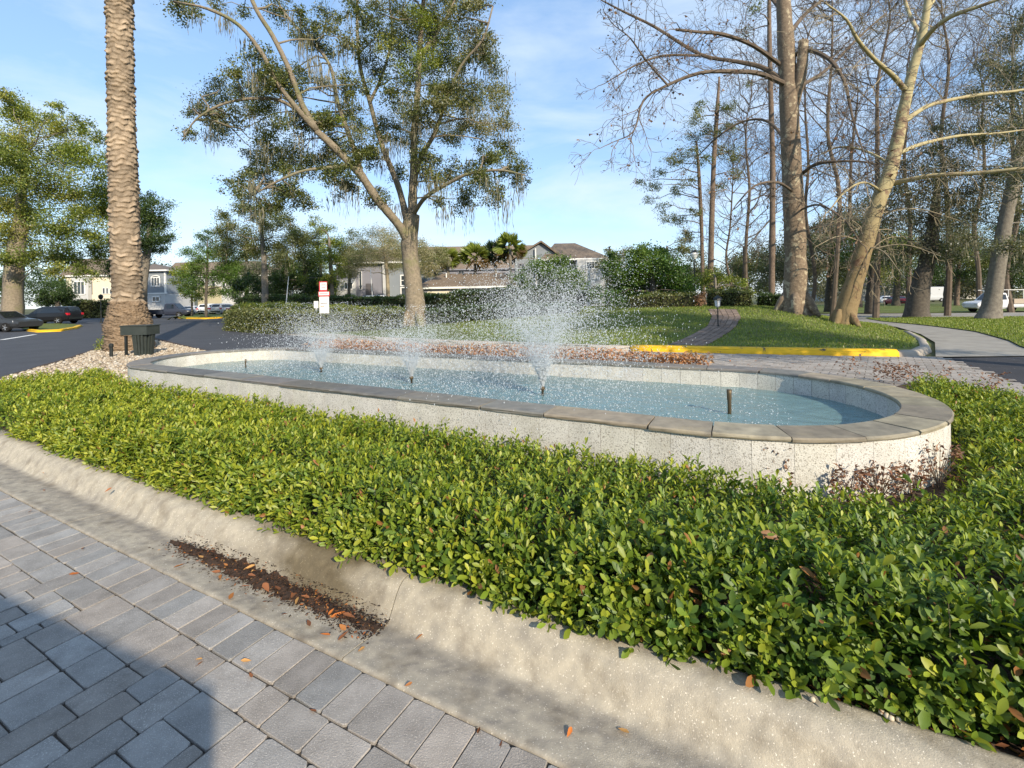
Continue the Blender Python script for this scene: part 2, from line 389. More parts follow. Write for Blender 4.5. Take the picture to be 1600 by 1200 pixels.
# ------------------------------------------------------------------ ground sheets
g = 400.0
gpts = [-g, -200, -100] + list(range(-60, 64, 4)) + [100, 200, g]
gm = MB()
P_ = np.array([(x, y) for y in gpts for x in gpts], float); z_ = dip(P_) - .03
gm.v = [(a, b, c) for (a, b), c in zip(P_, z_)]; gm.c = [(1, 1, 1)] * len(gm.v); n_ = len(gpts)
for j in range(n_ - 1):
    for i in range(n_ - 1): gm.f.append([j * n_ + i, j * n_ + i + 1, (j + 1) * n_ + i + 1, (j + 1) * n_ + i]); gm.m.append(0)
tag(gm.build('ground', M['ground'], smooth_=True), 'flat ground with dull grass running to the far trees', 'ground', kind='structure')

U = Vector((.880, -.475)).normalized(); NV = Vector((-U.y, U.x))
gut = [gp(*p) for p in ((0, 766), (135, 829), (299, 915), (420, 981), (537, 1027), (600, 1062), (717, 1122), (793, 1158), (890, 1200))]
bk = gp(1600, 1190, .15)
S_ = [Vector((p.x, p.y)) @ U for p in gut] + [Vector((bk.x, bk.y)) @ U]
O_ = [Vector((p.x, p.y)) @ NV for p in gut] + [Vector((bk.x, bk.y)) @ NV - .55]
cf = np.polyfit(S_, O_, 2); s_lo, s_hi = min(S_), max(S_) + .3
def Ck(s, w):
    q = min(max(s, s_lo), s_hi); o = np.polyval(cf, q) + (2 * cf[0] * q + cf[1]) * (s - q); d = 2 * cf[0] * q + cf[1]
    t = (U + NV * d).normalized(); n = Vector((-t.y, t.x)); p = U * s + NV * o + n * w
    return (p.x, p.y)
def kerb_s(px, py):                      # station along the kerb nearest to a pixel on the ground
    p = gp(px, py); return Vector((p.x, p.y)) @ U

# kerb and gutter, cast in lengths with open joints
prof0 = [(0, -.12), (0, -.004), (.012, .003), (.10, -.004), (.22, -.013), (.285, -.018), (.312, -.012), (.336, .018), (.375, .085), (.405, .124), (.435, .144), (.47, .150), (.55, .151), (.575, .145), (.58, .12), (.58, -.12)]
prof = []
for (a_, b_), (c_, d_) in zip(prof0[:-1], prof0[1:]):
    k_ = max(1, int(math.hypot(c_ - a_, d_ - b_) / .022)); prof += [(a_ + (c_ - a_) * i / k_, b_ + (d_ - b_) * i / k_) for i in range(k_)]
prof.append(prof0[-1])
def kerb_grime(s, w):
    # dirt in the gutter pan, moss and runs on the face: colour of the concrete itself, whatever the light does
    n1 = mnoise.fractal(Vector((s * 1.1, w * 6, 3.0)), .7, 2.1, 6); n2 = mnoise.fractal(Vector((s * 13, w * 17, 9.0)), .6, 2.2, 4)
    pan = 1 - min(1, max(0, (w - .25) / .07)); d = .50 * pan + .30 * math.exp(-((w - .25) / .05) ** 2) + .40 * min(1, max(0, (w - .44) / .10))
    d += .24 * n1 + .38 * n2 + .25 * max(0, n2) * pan
    m = math.exp(-((s - (sj - .62)) / .52) ** 2) * (.92 + .9 * n1) * (1 if w > .2 else .35) * (.5 if w < .27 else 1)
    d = min(1.1, max(-.15, d)); m = min(.95, max(0, m))
    return ((1.14 - .50 * d) * (1 - .66 * m), (1.10 - .475 * d) * (1 - .70 * m), (1.04 - .40 * d) * (1 - .78 * m))
sj = kerb_s(537, 1027); kb = MB(); sj = kerb_s(537, 1027) ; cuts = [sj - 9.1, sj - 6.05, sj - 3.05, sj, sj + 3.1, sj + 6.2]
rk = random.Random(3)
for a, b in zip(cuts[:-1], cuts[1:]):
    a += .004; b -= .004; k = max(2, int((b - a) / .025)); vs = []; fs = []; cs = []
    for i in range(k + 1):
        s = a + (b - a) * i / k
        for w, z in prof:
            x, y = Ck(s, w + (rk.uniform(-.0006, .0006) if 0 < i < k else 0)); vs.append((x, y, z + .0008 * math.sin(s * 5.1) * math.sin(s * 2.3 + w * 9) + (rk.uniform(-.0005, .0005) if 0 < i < k else 0)))
            gr = kerb_grime(s, w); cs.append(gr)
    q = len(prof)
    for i in range(k):
        for j in range(q - 1): e = i * q + j; fs.append((e, e + q, e + q + 1, e + 1))
    nb = len(kb.c); kb.add(vs, fs); kb.c[nb:] = cs
    kb.add(vs[:q], [list(range(q))]); kb.add(vs[-q:], [list(range(q))[::-1]])
tag(kb.build('kerb', M['kerb'], smooth_=True), 'pale concrete kerb and gutter along the front of the hedge bed', 'kerb', kind='structure')

# near paving: soldier course beside the gutter, then random ashlar stones
pv = MB(); rp = random.Random(8); bed_ = MB()
def stone(mb, q, ztop=0.0, bev=.0045, rough=.0025, rg=rp, tint=None, thick=.03):
    """q: four corners (x, y) counter-clockwise; a worn block with clipped corners and a rounded rim"""
    q = [Vector(p) for p in q]; ring = []
    for i in range(4):
        p, a, b = q[i], q[i - 1], q[(i + 1) % 4]
        for o in (a, b):
            d = (o - p); l = d.length; k = min(.0075 * rg.uniform(.5, 2.0), l * .3)
            ring.append(p + d / l * k + Vector((rg.uniform(-rough, rough), rg.uniform(-rough, rough))))
    c = sum(ring, Vector((0, 0))) / 8
    mb.tint = tint or (1, 1, 1); dz = rg.uniform(-.0025, .0015); tx, ty = rg.uniform(-.008, .008), rg.uniform(-.008, .008)
    def zz(p): return ztop + dz + (p.x - c.x) * tx + (p.y - c.y) * ty
    top = []; mid = []; low = []
    for p in ring:
        d = (c - p).normalized()
        top.append((*(p + d * bev), zz(p))); mid.append((*(p + d * bev * .25), zz(p) - bev * .55)); low.append((*p, zz(p) - thick))
    fs = [list(range(8))]
    for r in (0, 8):
        for i in range(8): fs.append((r + i, r + 8 + i, r + 8 + (i + 1) % 8, r + (i + 1) % 8))
    mb.add(top + mid + low, fs)
def ptint(rg):
    v = rg.uniform(.78, 1.16); w = rg.uniform(-.03, .07); return (v * (1 + w), v, v * (1 - w * .9))
s = -8.6
while s < 5:
    l = rp.uniform(.145, .165); g_ = .0026
    stone(pv, [Ck(s + g_, -.245 + rp.uniform(-.006, .004)), Ck(s + l - g_, -.245 + rp.uniform(-.006, .004)), Ck(s + l - g_, -.008), Ck(s + g_, -.008)], tint=ptint(rp)); s += l
cell = .0785; nx, ny = int(12.6 / cell), int(4.6 / cell); occ = np.zeros((ny, nx), bool)
kinds = [(3, 2), (2, 3), (3, 3), (2, 2), (3, 2), (4, 3), (3, 3), (2, 3), (4, 2)]
for j in range(ny):
    for i in range(nx):
        if occ[j, i]: continue
        ks = kinds[:]; rp.shuffle(ks)
        for (a, b) in ks + [(2, 1), (1, 2), (1, 1)]:
            if j + b <= ny and i + a <= nx and not occ[j:j + b, i:i + a].any(): break
        else: continue
        occ[j:j + b, i:i + a] = True
        s0 = -8.5 + i * cell; s1 = s0 + a * cell; w1 = -.252 - j * cell; w0 = w1 - b * cell; g_ = .0026
        stone(pv, [Ck(s0 + g_, w0 + g_), Ck(s1 - g_, w0 + g_), Ck(s1 - g_, w1 - g_), Ck(s0 + g_, w1 - g_)], tint=ptint(rp))
tag(pv.build('paved_road', M['paver']), 'grey ashlar paver road in front of the kerb', 'paving', kind='structure')
jb = sheet('paving_joints', [Ck(-9, .0)] + [Ck(s, .0) for s in np.arange(-8.5, 6.6, .5)] + [Ck(6.6, -5), Ck(-9, -5)], -.0125, .6, M['joint'])
tag(jb, 'dark sand between the near pavers', 'paving', kind='structure')

# asphalt drives (left, behind the island and right)
asp = [(-75, 7.2), (-12.2, 10.6), (-9, 12.0), (-1.5, 12.0), (.6, 17), (-30, 52), (-34, 95), (-75, 95)]
asp_o = sheet('road', asp, 0.0, 3.0, M['asphalt'])
tag(asp_o, 'dark asphalt drive passing both sides of the palm', 'road', kind='structure')
rt = [gp(1478, 559.5), gp(1500, 568), gp(1600, 601), gp(1720, 640), gp(2300, 640), gp(2300, 556), gp(1700, 556)]
tag(sheet('road', arr(rt), lambda P: np.full(len(P), .002), 1.0, M['asphalt_dark']), 'patch of dark speckled asphalt at the right beyond the paver ring', 'road', kind='structure')
far_road = arr([(8.5, 45), (13, 41.5), (24, 37.5), (40, 33.5), (75, 29), (75, 43), (44, 44), (26, 49.5), (14, 58), (11, 90), (2, 90)])
tag(sheet('road', far_road, lambda P: dip(P) + .0, 2.0, M['concrete']), 'street beyond the right-hand oaks', 'road', kind='structure')

# paver ring beyond the fountain
def stone4(mb, q, ztop, tint, thick=.03):
    mb.tint = tint; mb.add([(*p, ztop) for p in q] + [(*p, ztop - thick) for p in q], [(0, 1, 2, 3)] + [(i, i + 4, (i + 1) % 4 + 4, (i + 1) % 4) for i in range(4)])
ring_poly = np.array(list(KERB_FRONT[6:]) + [tuple(KERB_SIDE[1]), tuple(gp(1478, 559.5)[:2]), tuple(gp(1500, 568)[:2]), tuple(gp(1600, 601)[:2]), tuple(gp(1720, 640)[:2]), (6.6, 4.6), (2.0, 7.2), (-2.0, 10.5), (-1.8, 15.5)])
rv = MB(); aa = R(-38); d1_ = np.array([math.cos(aa), math.sin(aa)]); d2_ = np.array([-d1_[1], d1_[0]])
for j in range(-20, 90):
    for i in range(-40, 40):
        l, w = .30, .20; o = (i + .5 * (j % 2)) * l * d1_ + j * w * d2_
        c = o + d1_ * l / 2 + d2_ * w / 2
        if not inside(c[None], ring_poly)[0]: continue
        g_ = .009; q = [o + d1_ * a + d2_ * b for a, b in ((g_, g_), (l - g_, g_), (l - g_, w - g_), (g_, w - g_))]
        v = rp.uniform(.85, 1.25); stone4(rv, q, .012 + rp.uniform(-.002, .002), (v * 1.06, v, v * .94))
tag(rv.build('paved_road', M['paver']), 'brownish paver drive between the fountain and the yellow kerb', 'paving', kind='structure')
tag(sheet('paving_joints', ring_poly, -.004, 1.0, M['joint']), 'dark sand between the far pavers', 'paving', kind='structure')

# kerbs of the far lawn
def sweep(mb, line, prof, closed=False):
    line = [Vector(p) for p in line]; vs = []; q = len(prof)
    for i, p in enumerate(line):
        a = line[max(i - 1, 0)]; b = line[min(i + 1, len(line) - 1)]; t = (b - a).normalized(); n = Vector((-t.y, t.x))
        for w, z in prof: vs.append((p.x + n.x * w, p.y + n.y * w, z))
    fs = [(i * q + j, (i + 1) * q + j, (i + 1) * q + j + 1, i * q + j + 1) for i in range(len(line) - 1) for j in range(q - 1)]
    fs += [list(range(q)), list(range((len(line) - 1) * q, len(line) * q))[::-1]]; mb.add(vs, fs)
def resample(line, d):
    outp = []
    for a, b in zip(line[:-1], line[1:]):
        a, b = np.array(a), np.array(b); k = max(1, int(np.hypot(*(b - a)) / d)); outp += [tuple(a + (b - a) * i / k) for i in range(k)]
    return outp + [tuple(line[-1])]
kp = [(0, -.05), (.0, .012), (.03, .10), (.06, .135), (.10, .15), (.24, .152), (.25, .1), (.25, -.05)]
iy = 7
pt_end = gp(1412, 558)
kf = MB(); sweep(kf, resample(KERB_FRONT[:iy + 1], .8), kp)
kg = [(-.35, .004)] + [(-.34, .016), (-.02, .014)]
tag(kf.build('kerb', M['kerb_far'], smooth_=True), 'grey concrete kerb curving round the far lawn and hedges', 'kerb', kind='structure')
kg_ = MB(); sweep(kg_, resample(KERB_FRONT[:iy + 1], .8), [(-.45, -.02), (-.44, .017), (-.01, .015), (-.005, -.02)])
tag(kg_.build('gutter', M['kerb_far'], smooth_=True), 'concrete gutter strip in front of the grey far kerb', 'gutter', kind='structure')
ky = MB(); yl = resample(KERB_FRONT[iy:], .5); sweep(ky, yl, [(w - .03 + .06 * (w > .05), z * 1.18 + .006) for w, z in kp])
tag(ky.build('kerb', M['yellow'], smooth_=True), 'yellow painted kerb at the front of the right-hand lawn', 'kerb', kind='structure')
ks = MB(); sweep(ks, resample(KERB_SIDE, .4), kp)
tag(ks.build('kerb', M['kerb_far'], smooth_=True), 'grey kerb end turning back beside the sidewalk', 'kerb', kind='structure')

# far lawn on its low mound, with the stone path cut in
lawn = MOUND.copy()
pth = arr([gp(1030, 541, .13), gp(1098, 541, .13)]); 
def wz(px, py):                          # pixel to terrain, by marching
    rx, rz = ray(px, py)
    for i in range(2400):
        D = 10 + i * .03
        if CH + rz * D < GZ(rx * D, D): return Vector((rx * D, D, GZ(rx * D, D)))
    return Vector((rx * 60, 60, 0))
lawn_o = sheet('lawn', lawn, lambda P: mound_h(P) + dip(P), .7, M['lawn'])
tag(lawn_o, 'low grassy mound behind the yellow kerb', 'lawn', kind='structure')
path_l = [wz(*p) for p in ((1040, 541), (1075, 527), (1105, 511), (1112, 496), (1106, 484))]
path_r = [wz(*p) for p in ((1102, 541), (1128, 527), (1150, 511), (1158, 497), (1150, 484))]
sp = MB()
for i in range(len(path_l) - 1):
    for k in range(9):
        for c in range(5):
            def pp(a, b): 
                l = path_l[i].lerp(path_l[i + 1], a); r = path_r[i].lerp(path_r[i + 1], a); q = l.lerp(r, b); return q
            q = [pp((k + e) / 9, (c + f + (.3 if k % 2 else 0) * 0) / 5) for e, f in ((.05, .05), (.05, .95), (.95, .95), (.95, .05))]
            v = rp.uniform(.75, 1.25); sp.tint = (v * 1.03, v, v * .97)
            z = GZ(q[0].x, q[0].y) + .03
            sp.add([(p.x, p.y, GZ(p.x, p.y) + .035) for p in q] + [(p.x, p.y, GZ(p.x, p.y) - .03) for p in q], [(0, 1, 2, 3)] + [(j, j + 4, (j + 1) % 4 + 4, (j + 1) % 4) for j in range(4)])
tag(sp.build('path', M['stone_path']), 'brown paver footpath climbing the lawn between two grass slopes', 'path', kind='structure')

# sidewalk at the right, and the grass beyond it
wl = [gp(1462, 558), gp(1453, 536), gp(1425, 520), gp(1340, 505), gp(1290, 493.5)]
side_l = arr([tuple(gp(1462, 558)[:2]), tuple(KERB_SIDE[3] + [.25, 0]), tuple(KERB_SIDE[4] + [.35, 0]), (19, 23.5), (22, 30), (26, 38)])
wr = arr([tuple(gp(1480, 558.5)[:2]), tuple(gp(1740, 556)[:2]), tuple(gp(1630, 554)[:2]), tuple(gp(1594, 543)[:2]), tuple(gp(1577, 534)[:2]), tuple(gp(1525, 519)[:2]), tuple(gp(1445, 506)[:2]), (24.0, 30.6), (27.6, 37)])
walk = np.vstack([side_l, wr[:0:-1], ])
tag(sheet('sidewalk', np.vstack([side_l, wr[::-1]]), lambda P: dip(P) + .02, .8, M['concrete']), 'pale concrete sidewalk curving off between lawn and oaks', 'sidewalk', kind='structure')
rg_poly = np.vstack([wr[1:], arr([(28, 37.2), (40, 33.2), (75, 28.6), (75, 12)])])
tag(sheet('lawn', rg_poly, lambda P: dip(P) + .05, 1.2, M['lawn']), 'strip of grass between the sidewalk and the street', 'lawn', kind='structure')
far_lawn = arr([(14.5, 58), (26.5, 50), (44, 44.6), (75, 43.5), (75, 75), (14, 90)])
tag(sheet('lawn', far_lawn, lambda P: dip(P) + .03, 2.5, M['lawn']), 'grass on the far side of the street', 'lawn', kind='structure')

# ------------------------------------------------------------------ fountain
Fa, Fb, ra, rb, CW = Vector((-5.86, 9.955)), Vector((2.473, 5.565)), 1.762, 1.972, .371
ZR, ZW = .595, .33
fl = (Fb - Fa).length; fu = (Fb - Fa) / fl; fn = Vector((fu.y, -fu.x)); al = math.asin((rb - ra) / fl)
mn = fn * math.cos(al) - fu * math.sin(al); mf = -fn * math.cos(al) - fu * math.sin(al)
an, af = math.atan2(mn.y, mn.x), math.atan2(mf.y, mf.x)
arcB = (af - an) % (2 * math.pi); arcA = 2 * math.pi - arcB; ls = fl * math.cos(al)
SEG = [ls, arcB * rb, ls, arcA * ra]; TOT = sum(SEG)
def fo(t, off):                          # outline of the basin: near side, right end, far side, left end
    t %= TOT
    if t < SEG[0]: p = (Fa + mn * (ra + off)).lerp(Fb + mn * (rb + off), t / SEG[0])
    elif t < SEG[0] + SEG[1]:
        a = an + (t - SEG[0]) / rb; p = Fb + Vector((math.cos(a), math.sin(a))) * (rb + off)
    elif t < SEG[0] + SEG[1] + SEG[2]: p = (Fb + mf * (rb + off)).lerp(Fa + mf * (ra + off), (t - SEG[0] - SEG[1]) / SEG[2])
    else:
        a = af + (t - SEG[0] - SEG[1] - SEG[2]) / ra; p = Fa + Vector((math.cos(a), math.sin(a))) * (ra + off)
    return p
fcen = (Fa + Fb) / 2
fountain = thing('fountain', 'long oval raised fountain basin of pale aggregate panels with slate coping', 'fountain', (fcen.x, fcen.y, 0))
def panels(mb, off, z0, z1, pitch, sign, t0=0.0, gap=.0035, tv=.08, rg=random.Random(5)):
    n = int(TOT / pitch); w = TOT / n
    for i in range(n):
        a, b = t0 + i * w + gap, t0 + (i + 1) * w - gap; k = 3; v = rg.uniform(1 - tv, 1 + tv); mb.tint = (v, v, v * rg.uniform(.97, 1.02)); vs = []
        for j in range(k + 1):
            p = fo(a + (b - a) * j / k, off); vs += [(p.x, p.y, z0), (p.x, p.y, z1)]
        fs = []
        for j in range(k): q = (j * 2, j * 2 + 2, j * 2 + 3, j * 2 + 1); fs.append(q if sign > 0 else q[::-1])
        # returns into the joint
        e = []
        for tt in (a, b):
            p = fo(tt, off - sign * .012); e += [(p.x, p.y, z0), (p.x, p.y, z1)]
        m_ = len(vs); vs += e; fs += [(m_, 0, 1, m_ + 1), (2 * k, m_ + 2, m_ + 3, 2 * k + 1)]; mb.add(vs, fs)
wall = MB(); IN = -CW + .018
panels(wall, -.02, .214, .558, .305, 1, gap=.0013, tv=.025); panels(wall, -.023, -.05, .210, .305, 1, .2, gap=.0013, tv=.025)
wall.build('wall', M['wall_tile'], fountain, world=True)
iw = MB(); panels(iw, IN, .03, .558, .285, -1, .1, gap=.0025, tv=.05)
iw.build('inner_wall', M['wall_tile'], fountain, world=True)
core = MB(); K = 160
vs = []; fs = []
for i in range(K):
    t = TOT * i / K
    for off, z in ((-.03, -.1), (-.03, .552), (IN - .0 + .008, .552), (IN + .008, .0)):
        p = fo(t, off); vs.append((p.x, p.y, z))
for i in range(K):
    for j in range(3): a, b = i * 4 + j, ((i + 1) % K) * 4 + j; fs.append((a, b, b + 1, a + 1))
core.add(vs, fs); core.build('wall_core', M['wall_joint'], fountain, world=True)
fl_ = MB(); pts = [fo(TOT * i / K, IN + .004) for i in range(K)]
fl_.add([(p.x, p.y, .03) for p in pts], [list(range(K))]); fl_.build('basin_floor', M['pool'], fountain, world=True)
# coping stones, two materials: wetted by the spray on the long sides, dry at the right end
cp = MB(); rc = random.Random(12); t = .15; t_end = TOT + .15
dry0 = SEG[0] - 1.05; dry1 = SEG[0] + SEG[1] - .9
while t < t_end - .2:
    l = rc.uniform(.46, .66) if dry0 < t < dry1 else rc.uniform(.7, 1.15)
    if t + l > t_end - .25: l = t_end - t
    a, b = t + .007, t + l - .007; k = max(3, int(l / .12)); dry = dry0 < t + l / 2 < dry1
    v = rc.uniform(.75, 1.22); cp.tint = (v * rc.uniform(.98, 1.05), v, v * rc.uniform(.92, 1.02)); cp.mi = 0 if dry else 1
    dz = rc.uniform(-.004, .004); rows = []; skew = rc.uniform(-.035, .035)
    o1, o0 = rc.uniform(-.004, .010), -CW + rc.uniform(-.004, .006)
    prof_c = [(o0, ZR - .036), (o0 - .001, ZR - .012), (o0 + .010, ZR), (o1 - .012, ZR), (o1, ZR - .012), (o1 + rc.uniform(-.004, .004), ZR - .024), (o1 - .004, ZR - .036)]
    vs = []; q = len(prof_c)
    for i in range(k + 1):
        for j, (o, z) in enumerate(prof_c):
            jj = 0 if j in (0, 1, 2, 3) else rc.uniform(-.0035, .0035)
            e = skew * (o + CW / 2) / CW * (1 if i in (0, k) else 0) * .5
            p = fo(a + (b - a) * i / k + e, o + jj); vs.append((p.x, p.y, z + dz + rc.uniform(-.0012, .0012)))
    fs = [(i * q + j, i * q + j + 1, (i + 1) * q + j + 1, (i + 1) * q + j)[::-1] for i in range(k) for j in range(q - 1)] + [(i * q, (i + 1) * q, (i + 1) * q + q - 1, i * q + q - 1)[::-1] for i in range(k)]
    fs += [list(range(q)), list(range(k * q, k * q + q))[::-1]]; cp.add(vs, fs); t += l
cp.build('coping', [M['coping'], M['coping_wet']], fountain, world=True)
# water surface: fine ripples as real relief
gx = sheet('water', [tuple(fo(TOT * i / K, IN + .003)) for i in range(K)], ZW, .05, M['water'])
rgw = np.random.default_rng(4); me = gx.data; co = np.empty(len(me.vertices) * 3); me.vertices.foreach_get('co', co); co = co.reshape(-1, 3)
z = np.zeros(len(co))
JETS = [(gp(502, 582, ZW), 1.22, 2.15, 21000), (gp(643, 599, ZW), 1.16, 2.0, 19000), (gp(848, 618, ZW), 1.66, 2.4, 46000)]
for jp, *_ in JETS:
    r = np.hypot(co[:, 0] - jp.x, co[:, 1] - jp.y); z += .006 * np.sin(r * 22) * np.exp(-r * .9)
z += .004 * np.sin(co[:, 0] * 9 + 2 * np.sin(co[:, 1] * 5)) * np.sin(co[:, 1] * 11 + co[:, 0] * 3) + rgw.normal(0, .0016, len(co))
co[:, 2] += z; me.vertices.foreach_set('co', co.ravel()); me.update()
tag(gx, 'rippled teal water filling the fountain basin', 'water', kind='structure')
for (px, py, tall, hd) in ((384, 574, .17, 0), (502, 582, .10, 1), (643, 599, .12, 1), (848, 618, .13, 1), (1140, 647, .28, 0)):
    p = gp(px, py, ZW); nz = MB(); r = .022 if hd else (.018 if px < 600 else .026)
    nz.lathe([(r * .8, .03), (r * .8, ZW + tall * .55), (r * 1.5 if hd else r, ZW + tall * .6), (r * 1.5 if hd else r, ZW + tall * .85), (r * 1.1, ZW + tall)], 14, (p.x, p.y, 0))
    nz.build('nozzle', M['bronze'], fountain, world=True, smooth_=True)
NOZ_TOP = [.10, .12, .13]
for (jp, hh, spread, n), zt, lab in zip(JETS, NOZ_TOP, ('leftmost and farthest spray of white drops in the fountain', 'middle spray of white drops in front of the oak trunk', 'tallest spray of white drops, nearest in the fountain')):
    rg = np.random.default_rng(int(n)); h0 = ZW + zt; v0 = math.sqrt(2 * 9.81 * (hh - zt)); T = 2 * v0 / 9.81 + .02
    # streams of the crown-shaped nozzle: dense near the mouth, breaking up into drops
    m = n; a = rg.uniform(0, 6.283, m); rho = spread / T * np.sqrt(rg.uniform(0.10, 1, m)) * rg.uniform(.6, 1.15, m)
    v = v0 * np.clip(rg.normal(.86, .13, m), .35, 1.06); tt = rg.uniform(0.0, 1, m) ** .9 * (2 * v / 9.81)
    wob = .05 + .10 * tt
    X = jp.x + np.cos(a) * rho * tt + rg.normal(0, 1, m) * .07 * tt; Y = jp.y + np.sin(a) * rho * tt + rg.normal(0, 1, m) * .07 * tt
    Z = h0 + v * tt - 4.905 * tt ** 2 + rg.normal(0, .02, m) * tt
    k = Z > ZW; P1 = np.stack([X, Y, Z], 1)[k]; r1 = rg.uniform(.0023, .0050, m)[k] * rg.choice([.7, 1, 1, 1.5], m)[k]
    st = 1 + 1.1 * np.abs(v - 9.81 * tt)[k] / v0
    # the solid crown of streams at the mouth
    ns = 26; q = 34; aa_ = np.repeat(np.arange(ns) * 6.283 / ns, q); t2 = np.tile(np.linspace(0, .075 if hh < 1.5 else .062, q), ns) * rg.uniform(.9, 1.1, ns * q)
    sr = np.repeat(rg.uniform(.75, 1.1, ns), q) * 1.5
    P2 = np.stack([jp.x + np.cos(aa_) * (.012 + sr * t2), jp.y + np.sin(aa_) * (.012 + sr * t2), h0 + v0 * .95 * t2 - 4.9 * t2 ** 2], 1) + rg.normal(0, .0035, (ns * q, 3))
    # splashes where drops land
    m3 = int(n * .09); a3 = rg.uniform(0, 6.283, m3); r3 = spread * 1.25 * np.sqrt(rg.uniform(0, 1, m3)); P3 = np.stack([jp.x + np.cos(a3) * r3, jp.y + np.sin(a3) * r3, ZW + rg.exponential(.014, m3)], 1)
    P3 = P3[inside(P3[:, :2], [tuple(fo(TOT * i / 80, IN - .03)) for i in range(80)])]
    P = np.concatenate([P1, P2, P3]); rr = np.concatenate([r1, rg.uniform(.0035, .0065, len(P2)), rg.uniform(.004, .010, len(P3))]); ss = np.concatenate([st, np.full(len(P2), 2.6), np.full(len(P3), .7)])
    o = blob_mesh('water_spray', P, rr, M['drops'], stretch=ss, seed=3, sub=False)
    tag(o, lab, 'water spray', kind='stuff')

# ------------------------------------------------------------------ planting bed round the fountain
far_side = [tuple(fo(SEG[0] + SEG[1] - 1.2 + q, o)) for q, o in ((0, .12), (1.2, .2), (2.6, .5), (4.2, .85), (6.5, 1.0), (9.2, 1.05), (10.6, 1.1))]
bed_front = [Ck(s, .575) for s in np.arange(-10.5, 6.3, .4)]
bed_back = [tuple(gp(1760, 668, .1)[:2]), tuple(gp(1600, 620, .1)[:2]), tuple(gp(1500, 606, .1)[:2]), tuple(gp(1430, 596, .1)[:2])] + far_side
peb_edge = [tuple(gp(*p, .08)[:2]) for p in ((322, 548), (285, 540), (245, 530), (205, 525), (170, 533), (148, 546), (100, 563), (0, 591), (-200, 640))]
bed = bed_front + bed_back + peb_edge
bed_o = sheet('planting_bed', bed, lambda P: np.full(len(P), .115), .35, M['soil'], noise=.012)
tag(bed_o, 'dark mulch bed around the fountain', 'soil', kind='structure')
peb_poly = [tuple(gp(*p, .12)[:2]) for p in ((-160, 632), (0, 593), (100, 565), (150, 547.5), (175, 536), (205, 529), (245, 533), (285, 542), (322, 549), (300, 556), (240, 575), (200, 600), (170, 592), (100, 592), (0, 606), (-160, 650))]
tag(sheet('gravel_bed', peb_poly, .132, .4, M['gravelbed'], noise=.01), 'tan gravel bed around the palm foot', 'gravel', kind='structure')
rg = np.random.default_rng(9); PP = sample_poly(peb_poly, 7200, rg)
k = ~inside(PP, [tuple(fo(TOT * i / 60, .02)) for i in range(60)]); PP = PP[k]
tn = np.array([(.48, .41, .31), (.38, .31, .23), (.55, .50, .42), (.28, .225, .165), (.44, .36, .26)])[rg.integers(0, 5, len(PP))] * rg.uniform(.8, 1.15, (len(PP), 1))
M['pebble'] = pm('pebbles', (1, 1, 1), (.85, .85, .85), 30, .85, tint=True)
tag(blob_mesh('pebbles', np.column_stack([PP, rg.uniform(.13, .16, len(PP))]), rg.uniform(.02, .045, len(PP)), M['pebble'], tint=tn, seed=2, flat=.65), 'tan river pebbles covering the bed around the palm', 'pebbles', kind='stuff')

# ground cover hedge: sprigs of small leaves over the whole bed in front of the fountain
wall_off = [tuple(fo(t, .05 if t < SEG[0] + .1 else (.05 + .38 * math.sin(min(1, max(0, (t - SEG[0] - .1) / 2.1)) * math.pi))) ) for t in np.linspace(SEG[0] + SEG[1] * .62, .05, 70)]
left_end = [tuple(gp(*p, .2)[:2]) for p in ((197, 603), (168, 588), (110, 593), (0, 606), (-160, 650))]
hedge_poly = np.array([Ck(s, .50 + .10 * float(smooth((s + .9) / 1.4))) for s in np.arange(-10, 5.2, .25)] + [tuple(gp(1790, 690, .2)[:2]), tuple(gp(1600, 632, .2)[:2]), tuple(gp(1500, 613, .2)[:2]), tuple(gp(1425, 601, .2)[:2])] + wall_off + left_end)
bound = np.vstack([hedge_poly, hedge_poly[:1]])
def hnoise(P): return (np.sin(P[:, 0] * 3.7 + 1.3 * np.sin(P[:, 1] * 2.9)) * np.sin(P[:, 1] * 4.3 + P[:, 0]) + .6 * np.sin(P[:, 0] * 9.1 + P[:, 1] * 6.3) * np.sin(P[:, 1] * 10.7 - P[:, 0] * 3)) * .5
rg = np.random.default_rng(21)
def edge_frame(P):
    best = np.full(len(P), 1e9); nrm = np.zeros((len(P), 2))
    for a, b in zip(bound[:-1], bound[1:]):
        d = b - a; l2 = d @ d
        if l2 < 1e-9: continue
        t = np.clip(((P - a) @ d) / l2, 0, 1); q = P - (a + t[:, None] * d); dist = np.hypot(q[:, 0], q[:, 1]); m_ = dist < best
        best[m_] = dist[m_]; nrm[m_] = q[m_]
    return best, -nrm / np.maximum(best[:, None], 1e-6)
HM = .265
cand = sample_poly(hedge_poly, 21500, rg); dist = np.hypot(cand[:, 0], cand[:, 1])
cand = cand[(rg.uniform(0, 1, len(cand)) < np.clip(1.25 - dist * .045, .45, 1)) & (cand[:, 0] > -11) & (cand[:, 1] > .2)]
